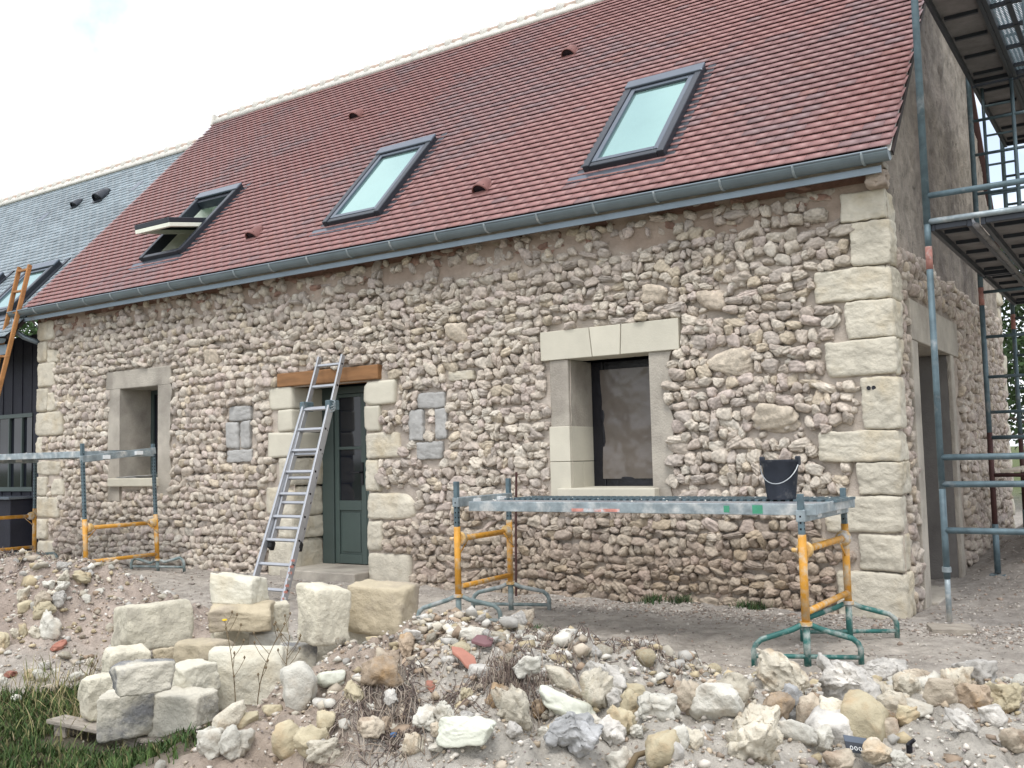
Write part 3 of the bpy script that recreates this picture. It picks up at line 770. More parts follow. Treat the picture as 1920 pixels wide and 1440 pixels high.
# --- clay vents
def vent(x, v, par, m, off=0.0, k=1.0):
    b = MB(); n_ = 12; V = []; F = []
    for j, (dv, rr) in enumerate(((-.0, .088), (.02, .09), (.17, .06), (.24, .03))):
        for i in range(n_ + 1):
            a = math.pi * i / n_
            V.append(roofp(x + k * rr * math.cos(a), v + k * dv, off + .02 + k * rr * 1.15 * math.sin(a)))
    for j in range(3):
        for i in range(n_): F.append((j * (n_ + 1) + i, j * (n_ + 1) + i + 1, (j + 1) * (n_ + 1) + i + 1, (j + 1) * (n_ + 1) + i))
    b.add(V, F); o = b.build('roof_vent', m, par, smooth=True)
    sm = o.modifiers.new('thick', 'SOLIDIFY'); sm.thickness = .012
    MB().obox(roofp(x - .1 * k, v - .05 * k, off + .026), (.2 * k, 0, 0), np.array([0, CT, ST]) * .2 * k, np.array([0, -ST, CT]) * .012).build('vent_base', m, o)
    MB().obox(roofp(x - .07 * k, v + .02 * k, off + .03), (.14 * k, 0, 0), np.array([0, CT, ST]) * .02, np.array([0, -ST, CT]) * .075 * k).build('vent_dark_plate', M['black'], o)  # black plate stands in for the dark inside of the hood
for (x, v) in ((-4.25, 3.66), (-7.91, 3.62), (-4.21, .62), (-7.87, .67)): vent(x, v, roof, M['ventclay'])

# --- gutter, brackets, zinc strip
def gutter(x0, x1, yc, zc, par, r_=.072, brs=(), nm='gutter'):
    n_ = 12; V = []; F = []
    for x in (x0, x1):
        for i in range(n_ + 1):
            a = math.pi + math.pi * i / n_
            V.append((x, yc + r_ * math.cos(a), zc + r_ * math.sin(a)))
    for i in range(n_): F.append((i, i + 1, n_ + 2 + i, n_ + 1 + i))
    F.append(tuple(range(n_ + 1))); F.append(tuple(range(n_ + 1, 2 * n_ + 2))[::-1])
    g = MB().add(V, F).build(nm, M['zinc'], par)
    sm = g.modifiers.new('thick', 'SOLIDIFY'); sm.thickness = .004; sm.offset = 1
    MB().tube([(x0, yc - r_ - .004, zc + .004), (x1, yc - r_ - .004, zc + .004)], .011, 8).build('gutter_bead', M['zincl'], g)
    for x in brs:
        MB().tube([(x, yc + (r_ + .007) * math.cos(math.pi + math.pi * i / n_), zc + .006 + (r_ + .007) * math.sin(math.pi + math.pi * i / n_)) for i in range(n_ + 1)], .012, 6).build('gutter_bracket', M['galv'], g)
    return g
GX0, GX1 = -12.72, .10
brk = [-.10, -.66] + [-1.30 - .63 * i for i in range(18)]
gut = gutter(GX0, GX1, -.245, 3.585, house, brs=brk)
MB().box((-12.62, -.20, 3.445), (.02, -.19, 3.495)).box((-12.62, -.208, 3.437), (.02, -.186, 3.446)).build('zinc_strip', M['zincl'], house)
MB().box((-HL + .02, -.185, 3.50), (.03, .02, 3.545)).build('eaves_board', M['oldwood'], house)
dressed((-.13, .03, 3.35, 3.49), 'eaves_end', M['mortarp'], depth=.2, front=-.15, rough=.03, p=8)
MB().box((-HL, -.0, 3.43), (-.14, .03, 3.499)).build('eaves_brick', M['brick'], house)
# elbow of the downpipe at the left end
pts = [(-12.66, -.245, 3.52), (-12.66, -.245, 3.40), (-12.64, -.22, 3.30), (-12.58, -.13, 3.22), (-12.50, .0, 3.16), (-12.48, .12, 3.12)]
MB().tube(pts, .042, 10).build('downpipe', M['zincl'], house, smooth=True)

# ------------------------------------------------------------------ slate roofed wing on the left
wing = thing('slate_roofed_wing', 'low dark boarded wing with blue grey slate roof left of the stone house', 'building', (-16.2, 3.0, -.15))
SO = -.10; SX0, SX1 = -20.5, X0R - .015
_q = np.random.default_rng(8)
def slate_col(x, v): return np.array((.25, .30, .33)) * _q.uniform(.80, 1.18) * (1 + .12 * math.sin(x * 1.3) * math.sin(v * 2.1))
V, F, C = tile_rows(SX0, SX1, -.48, 4.72, .11, .22, [], slate_col, np.random.default_rng(4), off=SO, lift=.020, th=.006)
sroof = mesh_np('roof', V, F, M['slate'], wing, False, C)
slab(SX0, SX1 - .001, -.47, 4.74, SO - .06, SO - .008, 'roof_underlay', M['underlay'], sroof)
sp = roofp(0, 4.78, SO)
ridge(SX0, SX1 - .002, (sp[1] + .02, sp[2]), sroof)
b = MB(); b.add([(SX0, sp[1], sp[2]), (SX1, sp[1], sp[2]), (SX1, sp[1] + 3.6, sp[2] - 3.8), (SX0, sp[1] + 3.6, sp[2] - 3.8)], [(0, 3, 2, 1)], (.17, .2, .22)).build('rear_slope', M['slate'], sroof, cols=True)
skylight(-13.87, -13.03, .10, 1.36, sroof, off=SO)
skylight(-15.55, -14.72, .10, 1.36, sroof, off=SO)
vent(-15.07, 3.52, sroof, M['dark'], SO, .9); vent(-14.29, 3.50, sroof, M['dark'], SO, 1.35)
for (x, v) in ((-13.42, 3.55), (-16.1, 3.3)):
    slab(x, x + .16, v, v + .28, SO + .012, SO + .02, 'slate_hook_plate', M['hood'], sroof)
sg = roofp(0, -.5, SO)
gutter(SX0, SX1 - .03, sg[1] - .03, sg[2] - .01, wing, brs=[-12.9 - .6 * i for i in range(12)])
MB().box((SX0, sg[1] + .05, sg[2] - .24), (SX1 - .03, sg[1] + .065, sg[2] - .09)).build('zinc_fascia', M['zincl'], wing)
b = MB()
for i in range(58):
    xa = -20.4 + i * .138
    if xa + .13 > -12.5: break
    for (za, zb) in (((-.5, .86), (2.08, 3.3)) if -13.9 < xa < -12.4 or -16.2 < xa < -14.6 else ((-.5, 3.3),)):
        b.box((xa, .14 + .012 * (i % 2), za), (xa + .132, .19, zb))
b.box((-12.76, .12, -.5), (-12.45, .19, 3.3))
b.build('board_wall', M['board'], wing)
MB().box((-20.4, .2, -.5), (-12.44, .24, 3.3)).build('inner_wall', M['board'], wing)
for xo in (0, -2.3):
    wfr = MB().box((-13.9 + xo, .11, .87), (-12.73 + xo, .16, .935)).box((-13.9 + xo, .12, 2.02), (-12.73 + xo, .16, 2.08)).box((-13.44 + xo, .125, .936), (-13.415 + xo, .16, 2.019)).box((-13.075 + xo, .125, .936), (-13.05 + xo, .16, 2.019)).box((-12.76 + xo, .12, .936), (-12.73 + xo, .16, 2.019)).build('window', M['frame'], wing)
    MB().box((-13.9 + xo, .165, .93), (-12.74 + xo, .172, 2.03)).build('window_pane', M['glassd'], wfr)
chest = thing('storage_chest', 'black boarded chest under the wing window, beside the stone house corner', 'chest', (-13.3, -.1, -.15))
MB().box((-14.3, -.28, -.2), (-12.62, .10, .76)).build('chest_body', M['board'], chest, bevel=.01)
MB().box((-14.35, -.33, .763), (-12.58, .11, .80)).build('chest_lid', M['hood'], chest, bevel=.006)

# ------------------------------------------------------------------ ground: one sheet out to the horizon
def axis(lo, hi, fine, far):
    a = np.arange(lo, hi + 1e-6, fine); g = fine; L = [lo]; 
    while L[-1] > -far: g *= 1.25; L.append(L[-1] - g)
    g = fine; H = [hi]
    while H[-1] < far: g *= 1.25; H.append(H[-1] + g)
    return np.concatenate([L[::-1][:-1], a, H[1:]])
gx_ = axis(-7.2, 2.6, .032, 900); gy_ = axis(-7.4, .1, .032, 900)
GX, GY = np.meshgrid(gx_, gy_, indexing='ij')
GZ = gz(GX, GY)
idx = np.arange(GX.size).reshape(GX.shape)
F = np.stack([idx[:-1, :-1], idx[1:, :-1], idx[1:, 1:], idx[:-1, 1:]], -1).reshape(-1, 4)
def ground_col(x, y):
    c = lerp((.37, .335, .295), (.465, .42, .365), np.clip(.5 + fbm(x, y, .8, 301, 4), 0, 1))
    t = np.clip(gauss(x, y, -.42, -3.55, .22, .12) * 1.2, 0, .8)[..., None]
    c = c * (1 - t) + np.array((.10, .085, .06)) * t
    t = np.clip(gauss(x, y, -.9, -3.1, .8, .5) * (.6 + fbm(x, y, 2, 311, 3)), 0, .8)[..., None]
    c = c * (1 + .22 * fbm(x, y, 6, 313, 4)[..., None])
    c = c * (1 - t) + np.array((.36, .27, .17)) * t
    t = (sstep(.15, .6, x) * sstep(-.4, .5, y))[..., None] * .7
    c = c * (1 - t) + np.array((.29, .255, .215)) * t
    t = sstep(-.9, -.1, y)[..., None] * .45
    c = c * (1 - t) + np.array((.31, .285, .265)) * t
    h = sstep(.04, .2, heap_mid(x, y))[..., None]
    c = c * (1 - h) + lerp((.32, .255, .205), (.44, .365, .30), np.clip(.5 + 1.3 * fbm(x, y, 3, 321, 4), 0, 1)) * h
    h = sstep(.04, .2, heap_left(x, y))[..., None]
    c = c * (1 - h) + lerp((.36, .295, .25), (.47, .39, .33), np.clip(.5 + 1.3 * fbm(x, y, 3, 331, 4), 0, 1)) * h
    h = sstep(.03, .15, heap_right(x, y))[..., None]
    c = c * (1 - h) + lerp((.43, .40, .35), (.55, .51, .45), np.clip(.5 + 1.2 * fbm(x, y, 3, 341, 4), 0, 1)) * h
    g = np.maximum(grass_w(x, y), .9 * sstep(-5.62, -5.5, y) * sstep(-4.7, -5.0, y) * sstep(-3.3, -3.15, x) * sstep(-1.72, -1.9, x))[..., None]  # turf soil, and ground under the pallet darkened for its shadow
    c = c * (1 - g) + np.array((.075, .065, .04)) * g
    far = sstep(12, 25, np.hypot(x + 5, y))[..., None]
    return c * (1 - far) + np.array((.10, .12, .05)) * far
def grass_w(x, y):
    yl = -5.10 - .36 * sstep(-3.25, -2.95, x) + .55 * np.exp(-0.5 * ((x + 3.5) / .22) ** 2)      # edge of the turf in the near left corner
    g = sstep(-.04, .10, yl - y + .16 * fbm(x, y, 2.2, 351, 3)) * sstep(-1.45, -1.75, x - .25 * (y + 5.5)) * sstep(-9, -5, x)
    return np.clip(g, 0, 1)
ground = mesh_np('ground', np.stack([GX, GY, GZ], -1).reshape(-1, 3), F, M['ground'], None, True, ground_col(GX.ravel(), GY.ravel()), base=np.zeros(3), kind='structure')

# ------------------------------------------------------------------ trestles and walkways
def trestle(x, yf, yr, zb, zt, ztop, zbeam, label, footm, group, dx=0.0, ang=28, lean=0.0, tip=0.0):
    xm = x; g0 = float(gz(x, (yf + yr) / 2))
    t = thing('trestle', label, 'trestle', (x, (yf + yr) / 2, g0), group)
    fr = MB()
    for y in (yf, yr):
        xx = x + (dx if y == yr else 0)
        fr.tube([(xx, y, zb), (xx, y, zt)], .027, 12)
    fr.tube([(x, yf, zb + .07), (x + dx, yr, zb + .07)], .022, 10)
    fr.tube([(x, yf, zt - .10), (x + dx, yr, zt - .10)], .024, 10)
    for y, sgn in ((yf, 1), (yr, -1)):
        fr.tube([(x + .0, y + sgn * .16, zt - .105), (x + .0, y + sgn * .01, zt - .24)], .006, 6)
    fo = fr.build('frame', M['yellow'], t, smooth=True)
    for y, sgn in ((yf, 1), (yr, -1)):
        c = MB(); xx = x + (dx if y == yr else 0)
        c.tube([(xx, y + sgn * .025, zt - .10), (xx, y + sgn * .04, zt - .10), (xx, y + sgn * .075, zt - .10), (xx, y + sgn * .10, zt - .10)], [.05, .058, .05, .03], 16)
        c.tube([(xx - .03, y, zt - .10), (xx - .07, y, zt - .10)], .016, 8)
        c.build('clamp', M['yclamp'], fo, smooth=False, bevel=.004)
    for y in (yf, yr):
        xx = x + (dx if y == yr else 0)
        p = MB().box((xx - .019, y - .019, zt - .02), (xx + .019, y + .019, ztop))
        po = p.build('post', M['galvd'], t, bevel=.004)
        hb = MB(); z = zt + .03
        while z < zbeam - .02:
            hb.box((xx - .006, y - .0205, z), (xx + .006, y - .0185, z + .012)); hb.box((xx - .0205, y - .006, z), (xx - .0185, y + .006, z + .012)); hb.box((xx + .0185, y - .006, z), (xx + .0205, y + .006, z + .012)); z += .04
        hb.build('post_holes', M['black'], po)
    b = MB().bar((x, yf - .02, zbeam - .045 - tip), (x + dx, yr + .02, zbeam - .045 + tip), .06, .08)
    bo = b.build('crossbeam', M['galv'], t, bevel=.006)
    for q in (.25, .7):
        MB().box((x - .034, yf + q * (yr - yf), zbeam - .07 + tip * (2 * q - 1)), (x + .034, yf + q * (yr - yf) + .09, zbeam - .025 + tip * (2 * q - 1))).build('sticker', M['sticker'], bo)
    for y, a in ((yf, ang), (yr, ang)):
        f = MB(); xx = x + (dx if y == yr else 0); ca, sa = math.cos(R(a)), math.sin(R(a)); W_ = .34
        P = lambda u, z: (xx + u * ca, y + u * sa, z)
        gl, gr = float(gz(xx - W_ * ca, y - W_ * sa)) , float(gz(xx + W_ * ca, y + W_ * sa))
        f.tube([P(-W_, gl - .01), P(-W_, gl + .10), P(-W_ + .015, gl + .135), P(-W_ + .05, gl + .165), P(-.09, zb - .035), P(-.03, zb - .008), P(.03, zb - .008), P(.09, zb - .035), P(W_ - .05, gr + .165), P(W_ - .015, gr + .135), P(W_, gr + .10), P(W_, gr - .01)], .0185, 10)
        f.tube([P(-W_, gl + .065), P(W_, gr + .045)], .015, 8)
        f.tube([P(0, float(gz(xx, y)) - .01), P(0, zb)], .024, 10)
        f.build('foot', footm, t, smooth=True)
        c = MB().tube([P(0, zb - .012), P(0, zb + .012)], .04, 14); c.build('collar', M['yclamp'], t)
    t.rotation_euler = (0, R(lean), 0)
    return t
def walkway(x0, x1, y0, y1, z, label, group, open_strip=True, marks=True):
    t = thing('walkway', label, 'walkway', ((x0 + x1) / 2, (y0 + y1) / 2, z), group)
    b = MB().box((x0, y0, z - .075), (x1, y0 + .05, z)).box((x0, y1 - .05, z - .075), (x1, y1, z))
    for xx in (x0, x1 - .05): b.box((xx, y0 + .051, z - .07), (xx + .05, y1 - .051, z - .004))
    b.build('rail', M['galv'], t, bevel=.004)
    d = MB(); ym = y0 + .42 * (y1 - y0)
    d.box((x0 + .051, y0 + .0505, z - .02), (x1 - .051, ym, z - .006))
    d.build('deck_plate', M['alu'], t)
    g = MB(); n = int((x1 - x0) / .055)
    for i in range(n):
        xa = x0 + .06 + i * .055
        g.box((xa, ym + .02, z - .012), (xa + .026, y1 - .06, z + .006))
    g.build('grip_plate', M['galvd'], t)
    MB().box((x0 + .051, ym + .001, z - .022), (x1 - .051, y1 - .051, z - .014)).build('under_plate', M['dark'], t)
    for k in range(5):
        xx = x0 + (k + .5) * (x1 - x0) / 5
        MB().box((xx - .02, y0 + .051, z - .06), (xx + .02, y1 - .051, z - .026)).build('rib', M['galvd'], t)
    if marks:
        MB().box((x0 + .95, y0 - .002, z - .068), (x0 + 1.35, y0, z - .045)).build('spray_mark', M['paintr'], t)
        MB().box((x1 - .42, y0 - .002, z - .066), (x1 - .35, y0, z - .01)).build('spray_mark', M['paintg'], t)
        MB().box((x1 - .62, y0 - .002, z - .06), (x1 - .58, y0, z - .015)).build('spray_mark', M['paintg'], t)
    # plaster dust and lumps left on the plates
    q = np.random.default_rng(int(z * 100)); c = MB()
    D, F_ = ICO[1]
    for i in range(26):
        px, py = q.uniform(x0 + .05, x1 - .05), q.uniform(y0 + .05, y1 - .08); s_ = q.uniform(.004, .011)
        c.add(D * np.array((s_, s_, s_ * .7)) + np.array((px, py, z + .004)), F_)
    c.build('mortar_crumbs', M['ridgem'], t)
    return t
G1 = 'trestles carrying the walkways along the front wall'
trestle(-.19, -2.0, -1.0, .115, .68, .94, .845, 'green footed yellow trestle under the bucket end of the walkway', M['green'], G1, ang=33)
trestle(-3.10, -1.82, -.98, .10, .66, 1.03, .905, 'grey footed yellow trestle beside the pale block pile, under the walkway below the bigger window', M['greyfoot'], G1, dx=-.05, ang=30)
trestle(-8.62, -1.6, -.6, .06, .62, 1.5, 1.41, 'tall yellow trestle with perforated posts in front of the small concrete window', M['greyfoot'], G1, dx=-.06, ang=28, lean=-4.0, tip=.05)
trestle(-11.42, -1.6, -.6, .06, .66, 1.42, 1.38, 'yellow trestle by the boarded wing at the far house corner', M['greyfoot'], G1, ang=28)
walkway(-2.86, -.10, -1.98, -1.03, .875, 'grey metal walkway carrying a black bucket below the lintel window', 'walkways on trestles')
walkway(-11.6, -8.74, -1.58, -.62, 1.41, 'dusty metal walkway at the far left, set above the small concrete window sill', 'walkways on trestles', marks=False)
# telescopic beam end at the left of the near walkway
bk = thing('bucket', 'black builder\'s bucket with thin wire handle on the walkway', 'bucket', (-.48, -1.5, .882))
b = MB(); bx, by, bz = -.48, -1.5, .882
b.tube([(bx, by, bz), (bx, by, bz + .015), (bx, by, bz + .25), (bx, by, bz + .262), (bx, by, bz + .275)], [.098, .100, .128, .138, .138], 28, cap=False)
b.tube([(bx, by, bz + .275), (bx, by, bz + .25), (bx, by, bz + .03), (bx, by, bz + .012)], [.131, .122, .096, .02], 28, cap=False)
b.tube([(bx, by, bz - .001), (bx, by, bz + .002)], .098, 28)
bo = b.build('bucket_body', M['bucket'], bk, smooth=True)
for sx in (-1, 1): MB().box((bx + sx * .128 - .016, by - .022, bz + .235), (bx + sx * .128 + .016, by + .022, bz + .30)).build('handle_lug', M['bucket'], bk, bevel=.008)
MB().tube([(bx + .135 * math.cos(a), by - .14 * math.sin(a) * .8, bz + .265 - .155 * math.sin(a)) for a in np.linspace(0, math.pi, 17)], .004, 6).build('handle', M['wire'], bk)

stk = thing('iron_stake', 'thin rusty iron rod standing upright against the stone wall', 'rod', (-3.64, -.13, -.15))
MB().tube([(-3.63, -.12, 1.07), (-3.64, -.14, .5), (-3.65, -.15, -.2)], .012, 8).build('rod', M['rust'], stk)

# ------------------------------------------------------------------ ladders
al = thing('aluminium_ladder', 'two-section aluminium ladder leaning on the wall beside the green door', 'ladder', (-5.64, -1.6, -.16))
rt_, rb_ = np.array((-5.985, -.13, 2.42)), np.array((-5.385, -1.61, -.17))
lt_, lb_ = np.array((-6.355, -.13, 2.42)), np.array((-5.875, -1.61, -.17))
def on(p, q, t): return q + (p - q) * t
def ladder_section(par, nm, lb, rb, lt, rt, n, m, wr=.028, dr=.07, r0=.09, r1=.97, feet=False):
    s = MB(); nrm = np.cross(rt - rb, rb - lb); nrm /= np.linalg.norm(nrm)
    for a, b_ in ((lb, lt), (rb, rt)): s.bar(a, b_, wr, dr, up=nrm)
    so = s.build(nm, m, par, bevel=.004)
    for i in range(n):
        t = r0 + (r1 - r0) * i / (n - 1)
        MB().bar(on(lt, lb, t), on(rt, rb, t), .03, .03, up=nrm).build('rung', m, so, bevel=.005)
    e = MB()
    for i in range(n):
        t = r0 + (r1 - r0) * i / (n - 1); p = on(rt, rb, t); d = (rt - lt); d = d / np.linalg.norm(d)
        e.tube([p + d * .0135, p + d * .017], .013, 8)
    e.build('rung_ends', M['black'], so)
    return so
T1 = .79
sec = ladder_section(al, 'lower_section', lb_, rb_, on(lt_, lb_, T1), on(rt_, rb_, T1), 9, M['alu'], r0=.07, r1=.965)
nb = np.array((0, .075, .03)); d_ = (rb_ - lb_); d_ = d_ / np.linalg.norm(d_) * .03
up_ = ladder_section(al, 'upper_section', on(lt_, lb_, .20) + nb + d_, on(rt_, rb_, .20) + nb - d_, lt_ + nb * .3, rt_ + nb * .3, 8, M['alu'], wr=.025, dr=.06, r0=.08, r1=.95)
for q in (on(lt_, lb_, .20) + nb + d_, on(rt_, rb_, .20) + nb - d_):
    dd = (rb_ - rt_); dd = dd / np.linalg.norm(dd)
    MB().bar(q - dd * .04, q + dd * .05, .05, .085).build('rubber_foot', M['rubber'], al, bevel=.012)
for q in (on(lt_, lb_, T1), on(rt_, rb_, T1)):
    MB().box(q + np.array((-.035, -.06, -.09)), q + np.array((.035, .10, .02))).build('slide_bracket', M['galvd'], al, bevel=.012)
cl = MB()
for k in range(3):
    a0 = on(rt_, rb_, T1) + np.array((.03, -.02, -.02 - .03 * k)); cl.tube([a0 + .05 * np.array((math.cos(a), .3 * math.sin(a), .7 * math.sin(a))) for a in np.linspace(0, 6, 12)], .008, 6)
cl.build('rope_coil', M['galv'], al)
b = MB()
for i in range(7): 
    q = on(rt_, rb_, .03 + .022 * i) + np.array((.016, -.02, 0)); b.box(q - np.array((.003, .025, .014)), q + np.array((.003, .02, .012)))
b.build('warning_label', M['paintr'], sec)
wl = thing('wooden_ladder', 'orange brown wooden ladder leaning past the slate roof gutter', 'ladder', (-12.6, -1.1, -.15))
L0, L1 = np.array((-12.73, -.13, 4.32)), np.array((-12.73, -1.05, .0)); R0, R1 = np.array((-12.44, -.13, 4.32)), np.array((-12.44, -1.15, -.1))
MB().bar(L1, L0, .035, .07, up=(0, 1, 0)).bar(R1, R0, .035, .07, up=(0, 1, 0)).build('rail', M['ladderw'], wl, bevel=.012)
for i in range(13):
    t = .06 + .077 * i; MB().bar(on(L0, L1, t) - (.03, 0, 0), on(R0, R1, t) + (.02, 0, 0), .035, .045, up=(0, 1, 0)).build('rung', M['ladderw'], wl, bevel=.01)

# ------------------------------------------------------------------ scaffolding along the gable
sc = thing('scaffolding', 'grey tubular scaffolding with metal decks along the gable wall', 'scaffolding', (.7, 2.3, 0))
XI, XO = .345, 1.12
YS = (-.22, 2.38, 4.85)
def pole(x, y, z0, z1, m=M['galvd'], r=.025, nm='standard'): return MB().tube([(x, y, z0), (x, y, z1)], r, 12).build(nm, m, sc, smooth=True)
def rail(p, q, m=M['galvd'], r=.024, nm='ledger'): return MB().tube([p, q], r, 10).build(nm, m, sc, smooth=True)
for y in YS:
    first = y < 0
    g = float(gz(XI, y))
    for x in (XI, XO):
        if first:
            pole(x, y, g + .04, .30, M['galv'], .021, 'base_jack'); pole(x, y, .22, .90, M['galvd']); pole(x, y, .90, 2.60); pole(x, y, 2.60, 2.78, M['redband'], .026, 'painted_band'); pole(x, y, 2.78, 2.96, M['galvd']); pole(x, y, 2.96, 7.2, M['galv'] if False else M['galvd'], .028)
            MB().tube([(x, y, .27), (x, y, .31)], .034, 10).build('jack_nut', M['galv'], sc)
        else:
            pole(x, y, g + .02, .45, M['galvd'], .03, 'base_jack'); pole(x, y, .45, 1.35, M['rust'], .026); pole(x, y, 1.35, 2.62, M['galvd']); pole(x, y, 2.62, 2.8, M['redband'], .026, 'painted_band'); pole(x, y, 2.8, 7.2)
        MB().box((x - .07, y - .07, float(gz(x, y)) - .03), (x + .07, y + .07, float(gz(x, y)) + .012)).build('base_plate', M['galvd'], sc, bevel=.003)
# cross tubes of the end frames
y = YS[0]
for z, m in ((3.18, M['galvd']), (2.975, M['galv']), (1.14, M['galvd']), (.935, M['galvd']), (.585, M['galvd']), (5.15, M['galvd']), (4.95, M['galvd'])): rail((XI, y, z), (XO, y, z), m)
for y in YS[1:]:
    for z in (3.3, 3.0, 2.75, 2.3, 1.9, 1.55, 4.95, 5.3, 4.5, 4.15, 3.75): rail((XI, y, z), (XO, y, z), r=.016, nm='rung')
    rail((XI, y, .93), (XO, y, .93), M['rust'], .02); rail((XI, y, 1.3), (XO, y, 1.3), M['galvd'], .02)
    pole((XI + XO) / 2 + .0, y, 2.98, 4.88, r=.018, nm='frame_post')
for x in (XO,):
    for z in (3.9, 3.5, 5.9): rail((x, YS[0], z), (x, YS[2], z), nm='guard_rail')
def deck(x0, x1, y0, y1, z, mesh=False):
    o = MB()
    o.box((x0, y0, z - .07), (x0 + .035, y1, z)); o.box((x1 - .035, y0, z - .07), (x1, y1, z)); o.box((x0 + .036, y0, z - .06), (x1 - .036, y0 + .04, z - .005)); o.box((x0 + .036, y1 - .04, z - .06), (x1 - .036, y1, z - .005))
    do = o.build('deck', M['dark'], sc, bevel=.004)
    if mesh:
        g = MB(); n = int((y1 - y0) / .034)
        for i in range(n):
            yy = y0 + .05 + i * .034; pts = []
            for k in range(17):
                xx = x0 + .036 + (x1 - x0 - .072) * k / 16; pts.append((xx, yy + (.009 if k % 2 else -.009), z - .012))
            g.tube(pts, .0062, 4, cap=False)
        g.build('expanded_metal', M['galvd'], do)
        for k in range(5):
            yy = y0 + (k + .5) * (y1 - y0) / 5; MB().box((x0 + .036, yy - .02, z - .05), (x1 - .036, yy + .02, z - .022)).build('rib', M['dark'], do)
        MB().box(((x0 + x1) / 2 - .02, y0 + .041, z - .045), ((x0 + x1) / 2 + .02, y1 - .041, z - .023)).build('rib', M['dark'], do)
    else:
        MB().box((x0 + .036, y0 + .041, z - .018), (x1 - .036, y1 - .041, z - .008)).build('plate', M['deckm'], do)
        for k in range(5):
            yy = y0 + (k + .6) * (y1 - y0) / 5
            MB().box((x0 + .06, yy - .045, z - .05), (x1 - .06, yy - .012, z - .019)).build('rib', M['dark'], do)
    return do
for (ya, yb) in ((YS[0] + .02, YS[1] - .03), (YS[1] + .03, YS[2] - .03)):
    deck(.36, .66, ya, yb, 2.97); deck(.72, 1.08, ya, yb, 2.97)
    deck(.37, .755, ya, yb, 4.92); deck(.757, 1.10, ya, yb, 4.92, mesh=ya < 0)
    rail((.69, ya, 2.90), (.69, yb, 2.90), M['deckm'], .022, 'deck_beam')
l0, l1 = np.array((.45, 2.62, 2.98)), np.array((.45, 2.50, 4.86)); wv = np.array((.27, 0, 0))
lad = MB().tube([l0, l1], .016, 8).tube([l0 + wv, l1 + wv], .016, 8).build('access_ladder', M['galvd'], sc, smooth=True)
for i in range(6):
    t = .1 + .16 * i; MB().tube([l0 + (l1 - l0) * t, l0 + (l1 - l0) * t + wv], .012, 8).build('rung', M['galvd'], lad)
for z in (3.45, 3.95, 5.4): rail((XI, YS[0], z), (XI, YS[2], z), nm='guard_rail', r=.02) if z > 5 else None
# low timber deck in the second bay
pl = thing('plank_platform', 'low weathered plank platform resting on the lower scaffold tubes', 'platform', (.85, 3.6, .95))
for i in range(4):
    MB().box((.42 + i * .19, 2.36, .955), (.60 + i * .19, 4.9, .985)).build('plank', M['deckw'], pl, bevel=.006)
sb = tag(MB().box((.22, -.46, float(gz(.3, -.4)) - .02), (.52, -.20, float(gz(.3, -.4)) + .028), rot=Matrix.Rotation(R(20), 3, 'Z')).build('sole_plate', M['oldwood'], bevel=.006), 'small wooden board under the scaffold foot at the house corner', 'board')

# ------------------------------------------------------------------ slates lying on the small window sill
tag(MB().box((-10.40, -.02, 1.060), (-9.95, .28, 1.068), rot=Matrix.Rotation(R(1.5), 3, 'Y')).build('slate', M['greystone']), 'lower of two broken slates on the sill of the small concrete window', 'slate')
tag(MB().box((-10.2, .0, 1.079), (-9.72, .25, 1.087), rot=Matrix.Rotation(R(-2), 3, 'Y') @ Matrix.Rotation(R(12), 3, 'Z')).build('slate', M['greystone']), 'upper of two broken slates on the sill, turned across the other', 'slate')

